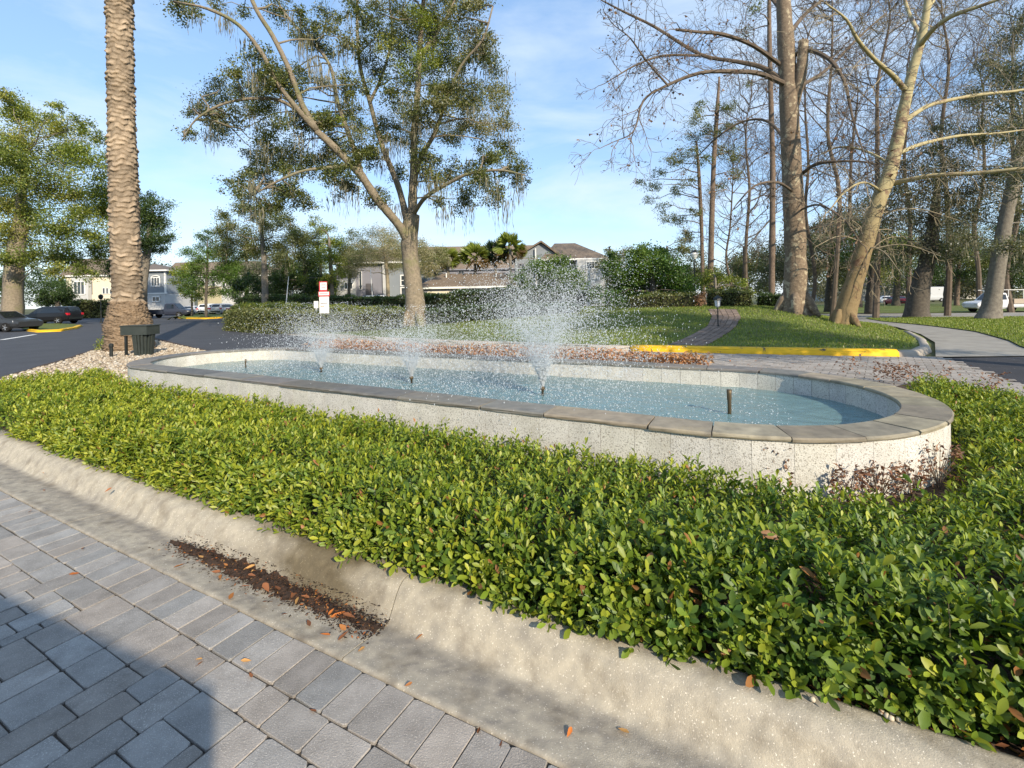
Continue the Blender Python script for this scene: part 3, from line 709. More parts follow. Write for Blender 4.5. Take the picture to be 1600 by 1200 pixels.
# extra sprigs on the flank towards the kerb
fs_ = rg.uniform(-8, 3.2, 3900); fw = .52 + .10 * smooth((fs_ + .9) / 1.4) + rg.uniform(0, 1, 3900) ** 2 * .3; flank = np.array([Ck(s, w) for s, w in zip(fs_, fw)])
cand = np.vstack([cand, flank]); de, en = edge_frame(cand); RW = .24
th = np.arccos(np.clip(1 - np.clip(de, 0, RW) / RW, 0, 1)); kdist, _ = polyline_dist(cand, np.array([Ck(s, .55) for s in np.arange(-10, 5.4, .5)])); hh = (HM + .115 * np.exp(-(kdist / .8) ** 2)) * (1 + .28 * hnoise(cand) + .20 * hnoise(cand * 2.7 + 4))
gapn = np.array([mnoise.noise(Vector((x * 5.5, y * 5.5, 2.0))) for x, y in cand]); kp_ = (gapn > -.22) | (rg.uniform(0, 1, len(cand)) < .38); cand, de, en, th, hh, kdist = cand[kp_], de[kp_], en[kp_], th[kp_], hh[kp_], kdist[kp_]
layer = rg.uniform(0, 1, len(cand)) ** 1.6 * .13
base = np.column_stack([cand, .125 + hh * np.sin(th) - layer + rg.normal(0, .012, len(cand))])
base[:, 2] = np.maximum(base[:, 2], .16)
outw = np.cos(th)[:, None]
sdir = unit(np.column_stack([en * outw * 1.0, .35 + np.sin(th) * .9]) + rg.normal(0, .38, (len(cand), 3)))
tall = rg.uniform(0, 1, len(cand)) < .06; base[tall] += sdir[tall] * rg.uniform(.03, .11, (tall.sum(), 1))
base[:, :2] += en * outw * rg.uniform(-.01, .07, (len(cand), 1))
NL = 9; P = []; Dv = []; Uv = []; sz = []; tn = []
lush = np.clip(.5 + .5 * hnoise(cand * .35 + 2) , 0, 1)
a0 = rg.uniform(0, 6.28, len(cand)); ort = unit(np.cross(sdir, rg.normal(0, 1, (len(cand), 3)))); ort2 = np.cross(sdir, ort)
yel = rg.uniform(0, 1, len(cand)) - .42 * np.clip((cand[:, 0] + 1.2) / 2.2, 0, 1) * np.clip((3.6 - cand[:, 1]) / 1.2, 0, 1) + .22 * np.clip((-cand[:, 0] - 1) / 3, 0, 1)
for i in range(NL):
    f = i / (NL - 1); a = a0 + i * 2.4; rad = ort * np.cos(a)[:, None] + ort2 * np.sin(a)[:, None]
    tilt = 1.15 - .55 * f + rg.normal(0, .15, len(cand))
    d = sdir * np.cos(tilt)[:, None] + rad * np.sin(tilt)[:, None]
    P.append(base + sdir * (-.125 + .14 * f)); Dv.append(d); Uv.append(sdir * np.sin(tilt)[:, None] - rad * np.cos(tilt)[:, None] + rg.normal(0, .12, d.shape))
    sz.append(rg.uniform(.036, .062, len(cand)) * (1.0 if f < .8 else .8) * (1 + .28 * np.clip((3.4 - np.hypot(cand[:, 0], cand[:, 1])) / 1.2, 0, 1)) * rg.uniform(.68, 1.32, len(cand)))
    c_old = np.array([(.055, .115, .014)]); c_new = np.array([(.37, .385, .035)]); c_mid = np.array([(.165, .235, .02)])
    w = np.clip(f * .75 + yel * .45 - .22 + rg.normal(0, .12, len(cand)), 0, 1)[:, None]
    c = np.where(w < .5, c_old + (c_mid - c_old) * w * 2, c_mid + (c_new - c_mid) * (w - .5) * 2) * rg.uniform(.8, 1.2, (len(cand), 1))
    dead = rg.uniform(0, 1, len(cand)) < .016; c[dead] = np.array([(.33, .15, .05)]) * rg.uniform(.6, 1.2, (dead.sum(), 1)); tn.append(c)
P = np.concatenate(P); Dv = np.concatenate(Dv); Uv = np.concatenate(Uv); sz = np.concatenate(sz); tn = np.concatenate(tn)
near = np.hypot(P[:, 0], P[:, 1]) < 4.6
# one object: near leaves finely shaped, far ones simpler, joined
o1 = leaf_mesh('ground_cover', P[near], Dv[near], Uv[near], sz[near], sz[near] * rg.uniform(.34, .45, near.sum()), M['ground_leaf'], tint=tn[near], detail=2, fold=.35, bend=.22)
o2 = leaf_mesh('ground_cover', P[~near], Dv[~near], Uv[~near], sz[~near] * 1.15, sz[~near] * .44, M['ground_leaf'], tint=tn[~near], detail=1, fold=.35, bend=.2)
stm = MB(); rs = random.Random(6)
for i in rs.sample(range(len(base)), 2600):
    b = Vector(base[i]); d = Vector(sdir[i]); 
    stm.tube([b - d * .16 - Vector((0, 0, .04)), b - d * .06, b + d * .012], [.0022, .0018, .0012], 3, False)
o1['label'] = 'low clipped ground cover, the near glossy leaves along the kerb'; o2['label'] = 'low clipped ground cover, the farther yellow-green part beside the fountain'
for o in (o1, o2): tag(o, None, 'ground cover', kind='stuff')
M['stem'] = pm('green_stem', (.13, .13, .05), (.10, .075, .04), 9, .8)
tag(stm.build('ground_cover_stems', M['stem']), 'thin stems inside the ground cover', 'ground cover', kind='stuff')

# leaf litter under the hedge and in the gutter, dropped leaves
def fallen(name, P, size, tint, rg, flat=.35, detail=2, curl=.5):
    n = len(P); a = rg.uniform(0, 6.28, n); D = np.column_stack([np.cos(a), np.sin(a), rg.normal(0, flat * .5, n)])
    Uu = np.column_stack([rg.normal(0, flat, n), rg.normal(0, flat, n), np.ones(n)])
    return leaf_mesh(name, P, D, Uu, size, size * rg.uniform(.3, .45, n), M['dry_leaf'], tint=tint, detail=detail, fold=curl, bend=-.25)
def dtint(n, rg):
    b = np.array([(.42, .17, .05), (.30, .12, .05), (.50, .27, .09), (.22, .09, .04), (.45, .14, .03)]); return b[rg.integers(0, 5, n)] * rg.uniform(.7, 1.2, (n, 1))
rg = np.random.default_rng(31)
s0, s1 = kerb_s(210, 865), kerb_s(560, 1015)
n = 5200; s = s0 + (s1 - s0) * rg.beta(1.6, 1.3, n); w = np.clip(.245 + rg.normal(0, .05, n), .08, .34)
def gz(w): return np.interp(w, [p[0] for p in prof0[1:14]], [p[1] for p in prof0[1:14]])
Q = np.array([Ck(a, b) for a, b in zip(s, w)]); pile = .018 * np.exp(-((w - .27) / .05) ** 2)
dk = np.where(rg.uniform(0, 1, (n, 1)) < .14, dtint(n, rg), np.array([(.035, .022, .015)]) * rg.uniform(.5, 2.2, (n, 1)))
lm_ = MB(); ns_ = 90
for i in range(ns_ + 1):
    f = i / ns_; s_ = s0 + (s1 - .02 - s0) * f; e = math.sin(math.pi * min(1, f * 1.05)) ** .5 if f < .95 else .62; j1 = .5 * math.sin(i * 1.7) + .5 * math.sin(i * .53 + 1); j2 = .5 * math.sin(i * 1.3 + 2) + .5 * math.sin(i * .41)
    wa, wb2 = .245 - (.065 + .03 * j1) * e, .245 + (.075 + .018 * j2) * e
    for q_ in np.linspace(0, 1, 7):
        w_ = wa + (wb2 - wa) * q_; x, y = Ck(s_, w_); lm_.v.append((x, y, float(gz(w_)) - .004 + .014 * math.sin(math.pi * q_) + rs.uniform(0, .004))); lm_.c.append((1, 1, 1))
for i in range(ns_):
    for j in range(6): lm_.f.append([i * 7 + j, i * 7 + 7 + j, i * 7 + 8 + j, i * 7 + 1 + j]); lm_.m.append(0)
tag(lm_.build('leaf_litter', M['litter'], smooth_=True), 'damp black leaf mould lying in the kerb gutter under the rust-brown leaves', 'leaf litter', kind='stuff')
tag(fallen('leaf_litter', np.column_stack([Q, gz(w) + rg.uniform(.001, 1, n) * pile + .002]), rg.uniform(.008, .026, n), dk, rg, detail=1), 'dark rotting leaf litter heaped in the gutter', 'leaf litter', kind='stuff')
n = 1500; s = rg.uniform(-8, 3.4, n); w = .585 + np.abs(rg.normal(0, .07, n)); Q = np.array([Ck(a, b) for a, b in zip(s, w)])
tag(fallen('leaf_litter', np.column_stack([Q, rg.uniform(.12, .16, n)]), rg.uniform(.02, .055, n), dtint(n, rg) * .7, rg, detail=1), 'brown leaf litter along the foot of the hedge', 'leaf litter', kind='stuff')
def leaf_thing(p, size, tint, lab, grp, seed, name='fallen_leaf'):
    r = np.random.default_rng(seed); o = fallen(name, np.array([[0, 0, 0.0]]), np.array([size]), np.array([tint]), r, .3); o.location = p
    return tag(o, lab, 'leaf', grp)
px_leaves = [(70, 765), (66, 738), (163, 709 + 60), (205, 745 + 55), (131, 855), (125, 895), (305, 1030), (318, 1032), (390, 1050), (393, 1032), (483, 1108), (559, 1018), (649, 1000), (632, 1072), (750, 1135), (785, 1155), (886, 1152), (965, 1137), (1275, 1092), (44, 800)]
for i, (a, b) in enumerate(px_leaves):
    p = gp(a, b, .004); sq = Vector((p.x, p.y)); lab = 'dry orange leaf lying on the grey pavers'
    best = min(((Vector(Ck(sq @ U + e, w_)) - sq).length, w_) for e in np.arange(-.1, .11, .05) for w_ in np.arange(-.1, .56, .03))
    if best[1] > .01 and best[0] < .08: p = gp(a, b, float(gz(best[1])) + .005); lab = 'dry orange leaf lying on the pale kerb gutter'
    leaf_thing(p, rg.uniform(.03, .055), tuple(dtint(1, rg)[0] * 1.15), lab, 'single dry leaves dropped on pavers and kerb', 100 + i)
for i, (a, b) in enumerate([(290, 880), (330, 893), (345, 905), (365, 925), (392, 915), (410, 940), (430, 915), (455, 935), (470, 930), (462, 945), (522, 950), (555, 965), (540, 955), (505, 930), (380, 890), (310, 868), (440, 960), (480, 968), (500, 990), (545, 985), (350, 880), (400, 900), (420, 925), (530, 975)]):
    p = gp(a, b, -.002); sq = Vector((p.x, p.y)); best = min(((Vector(Ck(sq @ U + e, w_)) - sq).length, w_) for e in np.arange(-.1, .11, .05) for w_ in np.arange(.02, .5, .03))
    p = gp(a, b, float(gz(best[1])) + .018); leaf_thing(p, rg.uniform(.05, .085), tuple(dtint(1, rg)[0] * 1.25), 'curled rust-brown leaf on the dark litter in the gutter', 'rust-brown leaves in the gutter', 200 + i)
for i, (a, b) in enumerate([(1270, 1093), (1378, 1113), (1385, 1118), (1395, 1114), (1404, 1124), (1392, 1122)]):
    p = gp(a, b, .16); o = blob_mesh('pebble', np.array([[0, 0, 0.0]]), np.array([.011]), M['pebble'], tint=np.array([(.6, .52, .4)]), seed=40 + i, flat=.8); o.location = p
    tag(o, 'small pale pebble on the kerb top below the hedge' if i else 'lone round pebble on the kerb top, away from the other pebbles', 'pebble', 'pebbles on the kerb top')

# dead bedding plants along the far side of the basin and at its right foot
def dead_clump(name, P, rg, size, mat=None, tilt=.8, pal=None, leaves_=14, h=.16, r=.10):
    n = len(P); PP = np.repeat(P, leaves_, 0); m_ = len(PP); a = rg.uniform(0, 6.28, m_); f = rg.uniform(0, 1, m_); rr = r * np.sqrt(rg.uniform(0, 1, m_))
    Q = PP + np.column_stack([np.cos(a) * rr, np.sin(a) * rr, h * f]); D = np.column_stack([np.cos(a), np.sin(a), rg.normal(.1, .6, m_)])
    t = pal[rg.integers(0, len(pal), m_)] * rg.uniform(.7, 1.2, (m_, 1))
    return leaf_mesh(name, Q, D, rg.normal(0, .6, (m_, 3)) + [0, 0, 1], rg.uniform(.6, 1.2, m_) * size, rg.uniform(.3, .5, m_) * size, M['dry_leaf'], tint=t, detail=1, fold=.7, bend=.4)
pal_o = np.array([(.50, .25, .10), (.42, .19, .08), (.58, .33, .16), (.33, .16, .08), (.47, .30, .16)])
pal_r = np.array([(.24, .11, .06), (.30, .15, .08), (.17, .09, .055), (.34, .21, .13)])
rg = np.random.default_rng(51)
for lo, hi, lab in ((SEG[0] + SEG[1] + .35, SEG[0] + SEG[1] + 5.4, 'orange-brown withered bedding plants behind the right half of the basin'), (SEG[0] + SEG[1] + 5.4, SEG[0] + SEG[1] + 9.6, 'orange-brown withered bedding plants behind the left half of the basin')):
    t = rg.uniform(lo, hi, 420); o = .15 + rg.uniform(0, 1, 420) * np.interp(t, [lo, lo + 1.5, hi], [.35, .75, .9]); Pq = np.array([(*fo(a, b), .12) for a, b in zip(t, o)])
    tag(dead_clump('withered_plants', Pq, rg, .085, pal=pal_o, h=.58, leaves_=22), lab, 'withered plants', kind='stuff')
for i, (a, b, dz, sc, lab) in enumerate([(1212, 770, .10, 1.15, 'withered rust-coloured plant clump against the basin wall, highest of the row'), (1328, 790, .02, .9, 'withered brown plant drooping at the basin foot, second from the left'), (1375, 785, .04, .9, 'withered brown plant at the basin foot, third from the left'), (1425, 778, .03, .85, 'withered brown plant at the curved end of the basin'), (1468, 765, .05, 1.2, 'withered reddish plant at the far right foot of the basin')]):
    p = gp(a, b, .12); root = thing('withered_plant', lab, 'plant', p, group='withered plants at the right foot of the basin')
    lf = dead_clump('dead_leaves', np.array([[0, 0, .02 + dz * .5]]), rg, .05, pal=pal_r, leaves_=130, h=.27 * sc, r=.10 * sc); lf.parent = root
    st_ = MB()
    for k in range(9):
        a_ = rp.uniform(0, 6.28); l_ = rp.uniform(.06, .14) * sc
        st_.tube([(0, 0, 0), (math.cos(a_) * l_ * .4, math.sin(a_) * l_ * .4, .12 * sc), (math.cos(a_) * l_, math.sin(a_) * l_, rp.uniform(.18, .32) * sc)], [.004, .003, .0015], 4, False)
    st_.build('stems', M['twig'], root)

Pq = np.array([tuple(gp(a + rg.uniform(-14, 14), b + rg.uniform(-3, 3), .1)) for a, b in ((1392, 592), (1405, 590), (1380, 588), (1418, 594), (1470, 600), (1545, 612), (1330, 580)) for _ in range(4)])
tag(dead_clump('withered_plants', Pq, rg, .07, pal=pal_r, leaves_=16, h=.28, r=.12), 'reddish withered stalks between the right end of the basin and the paver drive', 'withered plants', kind='stuff')
n_ = 260; Pl = sample_poly(ring_poly, n_, rg); tag(fallen('leaf_litter', np.column_stack([Pl, np.full(n_, .02)]), rg.uniform(.05, .11, n_), dtint(n_, rg), rg, detail=1), 'brown leaves scattered over the paver drive beyond the fountain', 'leaf litter', kind='stuff')

# grass blades
def grass(name, poly, n, zf, rg, hgt, lab, yd=.25, excl=None):
    P2 = sample_poly(poly, n, rg)
    if excl is not None: P2 = P2[~inside(P2, excl)]
    P2 = P2[np.abs(P2[:, 0]) < P2[:, 1] * 1.25 + 2]; m_ = len(P2); P = np.column_stack([P2, zf(P2) - .01]); a = rg.uniform(0, 6.28, m_)
    D = np.column_stack([rg.normal(0, .35, m_), rg.normal(0, .35, m_), np.ones(m_)]); Uu = np.column_stack([np.cos(a), np.sin(a), np.zeros(m_)])
    t = np.array([(.17, .235, .03), (.22, .28, .04), (.29, .32, .07), (.12, .18, .025), (.36, .34, .15)])[rg.choice(5, m_, p=[.34, .28, .18, .14, .06])] * rg.uniform(.8, 1.2, (m_, 1))
    s = rg.uniform(.6, 1.2, m_) * hgt
    return tag(leaf_mesh(name, P, D, Uu, s, s * .28, M['grass'], tint=t, detail=0, bend=.3), lab, 'grass', kind='stuff')
rg = np.random.default_rng(61); pex = [tuple(p[:2]) for p in path_l] + [tuple(p[:2]) for p in path_r[::-1]]
inl = [tuple(p) for p in MOUND]
front_lawn = [tuple(KERB_FRONT[6] + [0, .3]), tuple(KERB_FRONT[7] + [0, .3]), tuple(KERB_FRONT[9] + [0, .3]), tuple(KERB_FRONT[10] + [-.1, .35]), tuple(KERB_SIDE[2] + [-.5, 0]), tuple(KERB_SIDE[3] + [-.4, 0]), (18.2, 23), (21, 30), (-2, 34), (-3, 22)]
grass('grass', front_lawn, 62000, lambda P: mound_h(P) + dip(P), rg, .085, 'short green grass on the mound behind the yellow kerb', excl=pex)
grass('grass', [tuple(p) for p in rg_poly[:-2]] + [(46, 30), (30, 20)], 42000, lambda P: dip(P) + .05, rg, .10, 'short grass between the sidewalk and the street')

n_ = 420; Pl = sample_poly(front_lawn, n_, rg); ed = Pl[:, 1] < np.interp(Pl[:, 0], KERB_FRONT[:, 0], KERB_FRONT[:, 1]) + 1.4; Pl = Pl[ed | (rg.uniform(0, 1, n_) < .25)]; n_ = len(Pl)
tag(fallen('leaf_litter', np.column_stack([Pl, mound_h(Pl) + .06]), rg.uniform(.06, .13, n_), dtint(n_, rg), rg, detail=1), 'brown leaves fallen on the lawn behind the yellow kerb', 'leaf litter', kind='stuff')
# ------------------------------------------------------------------ trees
def clumps_px(lst, D, spread, rg):
    """(px, py, radius px[, depth offset]) -> world centres and radii"""
    outl = []
    for c in lst:
        dd = c[3] if len(c) > 3 else rg.uniform(-spread, spread)
        outl.append((at(c[0], c[1], D + dd), c[2] * (D + dd) / F))
    return outl
GAIN = 1.55
PAL = {
 'oak': [(.066, .080, .020), (.080, .097, .024), (.050, .062, .022), (.125, .135, .032), (.15, .145, .065)],
 'bright': [(.13, .165, .026), (.165, .19, .030), (.095, .125, .023), (.068, .092, .022), (.20, .20, .045)],
 'yellow': [(.19, .22, .03), (.24, .24, .04), (.13, .17, .03), (.09, .12, .03)],
 'dark': [(.030, .055, .016), (.045, .075, .02), (.025, .042, .016), (.06, .09, .022)],
 'magnolia': [(.055, .105, .020), (.075, .13, .022), (.04, .075, .018), (.10, .15, .03)],
 'pale': [(.17, .17, .09), (.21, .20, .12), (.13, .14, .06), (.24, .21, .14)],
 'olive': [(.12, .13, .045), (.09, .11, .035), (.16, .16, .06), (.07, .085, .03)],
 'grey': [(.075, .085, .055), (.10, .105, .07), (.05, .06, .035), (.13, .125, .09)],
 'russet': [(.24, .13, .07), (.17, .10, .06), (.30, .19, .11)],
}
DM = 5.0
def foliage(name, clumps, parent, rg, leaf, dens, pal, flat=.8, sub=10, tight=.30, aspect=.55, mat='leaf', vary=.35):
    pal = np.array(PAL[pal]) * GAIN; Ps = []; Ts = []; leaf = leaf * .8
    for c, r in clumps:
        ns = max(4, int(sub * rg.uniform(.8, 1.2))); d = unit(rg.normal(0, 1, (ns, 3))) * (rg.uniform(0, 1, (ns, 1)) ** .45) * r; d[:, 2] *= flat
        n = max(6, int(DM * dens * (r / leaf) ** 2 / ns)); tone = pal[rg.integers(0, len(pal))]
        for s in d:
            q = rg.normal(0, 1, (n, 3)) * r * tight * rg.uniform(.6, 1.25); q[:, 2] *= .75
            Ps.append(np.array(c)[None] + s + q)
            t = np.where(rg.uniform(0, 1, (n, 1)) < .55, tone, pal[rg.integers(0, len(pal), n)]); Ts.append(t * rg.uniform(1 - vary, 1 + vary, (n, 1)))
    P = np.concatenate(Ps); T = np.concatenate(Ts); n = len(P); s = rg.uniform(.65, 1.25, n) * leaf
    return leaf_mesh(name, P, rg.normal(0, 1, (n, 3)) + [0, 0, -.15], rg.normal(0, 1, (n, 3)) + [0, 0, .5], s, s * aspect, M[mat], parent, T, parent.location if parent else (0, 0, 0), detail=0, fold=.3)
def bez(a, b, sag, n=5, rg=None, wig=0.0):
    pts = []
    for i in range(n + 1):
        t = i / n; p = a.lerp(b, t) + Vector((0, 0, sag * 4 * t * (1 - t)))
        if rg is not None and 0 < i < n: p += Vector(rg.normal(0, wig, 3))
        pts.append(p)
    return pts
def limbs_to(mb, joints, clumps, rg, r0=.06, twigs=3):
    """a branch from the nearest limb joint to each clump, then twigs into it"""
    for c, r in clumps:
        j = min(joints, key=lambda p: (p - c).length + max(0, p.z - c.z) * .7); L_ = (j - c).length
        if L_ > .05: mb.tube(bez(j, c, L_ * .06, 5, rg, L_ * .03), [r0 * (1 - .75 * k / 5) for k in range(6)], 5, False)
        for k in range(twigs):
            e = c + Vector(rg.normal(0, .5, 3)) * r; mb.tube(bez(c, e, .05 * r, 3, rg, r * .06), [r0 * .3, r0 * .2, r0 * .14, r0 * .08], 3, False)
def moss(name, anchors, parent, rg, lo, hi, n, col=((.20, .19, .13), (.15, .15, .10), (.26, .24, .17)), wid=.05, sp=.25):
    Ps = []; Ds = []; S = []; W = []; T = []; col = np.array(col)
    for a in anchors:
        k = rg.integers(max(2, n // 2), n + 1); ln = rg.uniform(lo, hi)
        for i in range(k):
            off = rg.normal(0, sp, 3) * [1, 1, .3]; p = np.array(a) + off; l = ln * rg.uniform(.4, 1); m_ = max(2, int(l / .3)); t = col[rg.integers(0, 3)] * rg.uniform(.8, 1.2)
            for q in range(m_):
                Ps.append(p + [0, 0, -q * l / m_]); Ds.append([rg.normal(0, .10), rg.normal(0, .10), -1]); S.append(l / m_ * 1.25); W.append(wid * (1.1 - .8 * q / m_) * rg.uniform(.6, 1.3)); T.append(t)
    P = np.array(Ps); Uu = rg.normal(0, 1, (len(P), 3)); Uu[:, 2] *= .1
    return tag(leaf_mesh(name, P, np.array(Ds), Uu, S, W, M['moss'], parent, np.array(T), parent.location, detail=0), kind='stuff')
def path_px(lst, D, offs=None): return [at(p[0], p[1], D + (p[2] if len(p) > 2 else 0)) for p in lst]
def rad_px(ws, D): return [w * D / F / 2 for w in ws]
def lerp_line(pts, step):
    o = []
    for a, b in zip(pts[:-1], pts[1:]):
        k = max(1, int((b - a).length / step)); o += [a.lerp(b, i / k) for i in range(k)]
    return o + [pts[-1]]
def smooth_line(pts, k=4):
    """Catmull-Rom through the points"""
    o = []; q = [pts[0] * 2 - pts[1]] + list(pts) + [pts[-1] * 2 - pts[-2]]
    for i in range(1, len(q) - 2):
        a, b, c, d = q[i - 1:i + 3]
        for j in range(k):
            t = j / k; o.append(.5 * ((2 * b) + (c - a) * t + (2 * a - 5 * b + 4 * c - d) * t * t + (3 * b - a - 3 * c + d) * t ** 3))
    return o + [pts[-1]]
def limb(mb, pts, r, n=8, k=4, rg=None, rough=0.0):
    sp_ = smooth_line(pts, k); rr = np.interp(np.linspace(0, 1, len(sp_)), np.linspace(0, 1, len(r)), r)
    if rg is not None and rough: rr = rr * (1 + rg.normal(0, rough, len(rr)))
    mb.tube(sp_, list(rr), n); return sp_

# --- the big oak with moss behind the fountain
DO = 25.0; rg = np.random.default_rng(101)
ob = at(650, 497, DO); ob.z = GZ(ob.x, ob.y) - .05
oak = thing('oak_tree', 'tall spreading live oak hung with grey moss behind the fountain', 'tree', ob)
tk = MB(); J = []
def L(lst, ws, n=8):
    p = limb(tk, path_px(lst, DO), rad_px([w_ * .76 for w_ in ws], DO), n, 4, rg, .04); J.extend(lerp_line(p, .5)); return p
tr_ = [Vector((ob.x, ob.y, ob.z - .1)), Vector((ob.x, ob.y, ob.z + .35))] + path_px([(648, 465), (644, 430), (640, 390), (641, 360), (644, 335)], DO)
limb(tk, tr_, [.64, .56, .49, .46, .43, .43, .41], 14, 4, rg, .03); J += lerp_line(tr_[3:], .5)
for a in (0.3, 1.5, 2.6, 3.9, 5.2):      # root flares
    e = Vector((ob.x + math.cos(a) * 1.15, ob.y + math.sin(a) * 1.15, ob.z - .15)); tk.tube(bez(Vector((ob.x + math.cos(a) * .4, ob.y + math.sin(a) * .4, ob.z + .8)), e, -.15, 4), [.18, .24, .22, .16, .08], 7)
L([(640, 385), (629, 360, -.4), (605, 330, -1), (589, 311, -1.4), (565, 275, -2), (550, 259, -2.3), (520, 228, -2.8), (494, 204, -3.2)], [18, 18, 17, 16, 15, 14, 13, 11], 10)
L([(494, 204, -3.2), (471, 161, -3.6), (452, 109, -4), (426, 56, -4.3), (400, 14, -4.5), (380, -40, -4.6), (360, -110, -4.6)], [13, 10, 9, 8, 7, 6, 4])
L([(494, 204, -3.2), (460, 165, -4), (430, 125, -4.6), (411, 86, -5), (374, 40, -5.4), (325, 14, -5.8), (272, 2, -6)], [11, 9, 8, 7.5, 6, 4.5, 2])
L([(565, 275, -2), (556, 240, -1), (545, 210, 0), (528, 161, .6), (520, 116, 1), (505, 85, 1.4), (475, 56, 1.8), (445, 20, 2), (420, -20, 2.4)], [11, 10, 9, 8, 7, 6.5, 6, 5, 3])
L([(641, 365), (625, 300, 1), (612, 265, 1.6), (595, 222, 2.2), (578, 160, 2.6), (562, 100, 3), (558, 30, 3.2), (560, -60, 3.2), (556, -130, 3)], [16, 13, 12, 11, 10, 8, 7, 5, 3])
L([(644, 345), (645, 300), (646, 265), (647, 210, -.4), (652, 150, -.8), (655, 90, -.8), (660, 20, -.6), (668, -60), (672, -150, 0)], [20, 17, 15, 13, 12, 11, 9, 7, 4], 10)
L([(647, 285), (656, 250, -1), (668, 228, -1.6), (680, 206, -2), (698, 155, -2.2), (712, 120, -2.4), (726, 95, -2.6), (755, 60, -3), (770, 10, -3.2)], [11, 10, 9, 8, 7, 6, 5, 4, 3])
L([(646, 335), (665, 308, -2), (700, 287, -3), (734, 271, -3.6), (782, 266, -4), (822, 274, -4.2)], [9, 8, 6.5, 5.5, 4.5, 2])
L([(480, 182, -3.3), (437, 157, -3.5), (392, 154, -4), (347, 163, -4.4), (306, 187, -4.6), (284, 221, -4.6)], [7, 6, 5, 4, 3, 1.5])
L([(655, 90, -.8), (690, 40, 1), (715, -10, 2), (740, -70, 2.6)], [9, 7, 5, 3]); L([(578, 160, 2.6), (600, 110, 4), (612, 50, 5), (606, -20, 5.4)], [8, 6, 5, 3])
L([(550, 259, -2.3), (510, 262, -3), (470, 268, -3.4), (430, 285, -3.6), (395, 305, -3.6)], [8, 6, 5, 4, 2])
cl = clumps_px([(335, 150, 30), (372, 140, 26), (400, 160, 30), (365, 190, 26), (312, 178, 20), (292, 208, 15), (345, 205, 22), (330, 182, 18), (425, 120, 24), (452, 140, 28), (470, 112, 22), (420, 195, 24), (412, 222, 22), (440, 245, 26), (402, 238, 24), (420, 268, 28), (468, 240, 30), (500, 262, 32), (398, 272, 20), (386, 305, 24), (362, 292, 18), (448, 296, 30), (425, 322, 26), (478, 318, 24), (520, 232, 30), (540, 290, 26), (500, 192, 22), (470, 200, 20), (535, 182, 22), (556, 132, 28), (505, 130, 16),
  (530, 58, 26), (560, 28, 30), (600, 50, 34), (590, 108, 28), (620, 138, 30), (606, 198, 28), (580, 245, 26), (640, 60, 36), (680, 38, 34), (718, 30, 30), (748, 14, 26), (690, 98, 34), (728, 80, 32), (652, 118, 30), (655, 176, 30), (692, 168, 34), (735, 142, 32), (700, 214, 30), (745, 196, 30), (770, 150, 30), (784, 196, 24), (762, 242, 30), (798, 262, 28), (742, 284, 30), (778, 306, 24), (726, 318, 22), (816, 284, 18), (706, 266, 24), (690, 318, 14), (664, 246, 26), (622, 272, 18), (772, 106, 20), (560, 70, 22), (510, 30, 22), (470, 20, 14), (630, 15, 30), (700, 5, 30), (745, 55, 24), (790, 225, 20), (640, 225, 22), (560, 200, 20), (600, -40, 45), (680, -50, 50), (740, -30, 35), (540, -40, 40), (640, -110, 50), (440, -20, 24), (340, 8, 13), (300, 8, 9), (380, 20, 12)], DO, 3.2, rg)
ex_ = [j for j in J if j.z > 6.5]; cl += [(ex_[int(k)] + Vector((rg.normal(0, .5), rg.normal(0, .8), rg.normal(.1, .5))), rg.uniform(.45, .85)) for k in rg.uniform(0, len(ex_), 46)]
limbs_to(tk, J, cl, rg, .05, 4)
tk.build('trunk', M['bark_oak'], oak, world=True, smooth_=True)
foliage('crown', cl, oak, rg, .135, 4.6, 'oak', sub=15, tight=.24)
yl_ = clumps_px([(655, 30, 30), (665, 80, 32), (640, 170, 28), (700, 60, 25), (600, 75, 20), (480, 178, 18), (515, 190, 22), (450, 190, 16), (735, 160, 22), (690, 140, 22), (645, 110, 26), (770, 245, 16)], DO - 1.5, 2, rg)
foliage('crown', yl_, oak, rg, .13, 2.6, 'bright', sub=10, tight=.26)
br_ = clumps_px([(735, 175, 34), (760, 190, 30), (700, 190, 30), (640, 190, 30), (655, 215, 25), (690, 300, 20), (775, 160, 25), (600, 180, 24), (520, 120, 16), (560, 215, 20)], DO - 2.5, 1.5, rg)
foliage('crown', br_, oak, rg, .10, 2.2, 'pale', sub=10, tight=.36, aspect=.3)
ma_ = [at(x, y, DO + rg.uniform(-3.5, -.5)) for x, y in ((300, 12), (306, 14), (350, 22), (356, 30), (383, 60), (535, 275), (540, 285), (550, 290), (470, 60), (478, 70), (485, 82), (492, 95), (500, 105), (512, 118), (520, 125), (528, 135), (545, 190), (640, 150), (655, 180), (676, 250), (684, 270), (670, 285), (692, 280), (695, 330), (560, 250), (590, 290), (460, 250), (712, 110), (740, 165), (600, 230), (620, 215), (505, 235), (452, 235), (735, 250))]
ma_ += [c + Vector((rg.normal(0, .4), rg.normal(0, .4), -r * .3)) for c, r in cl if rg.uniform() < .6]
moss('moss', ma_, oak, rg, .6, 1.9, 24, wid=.05, sp=.24)

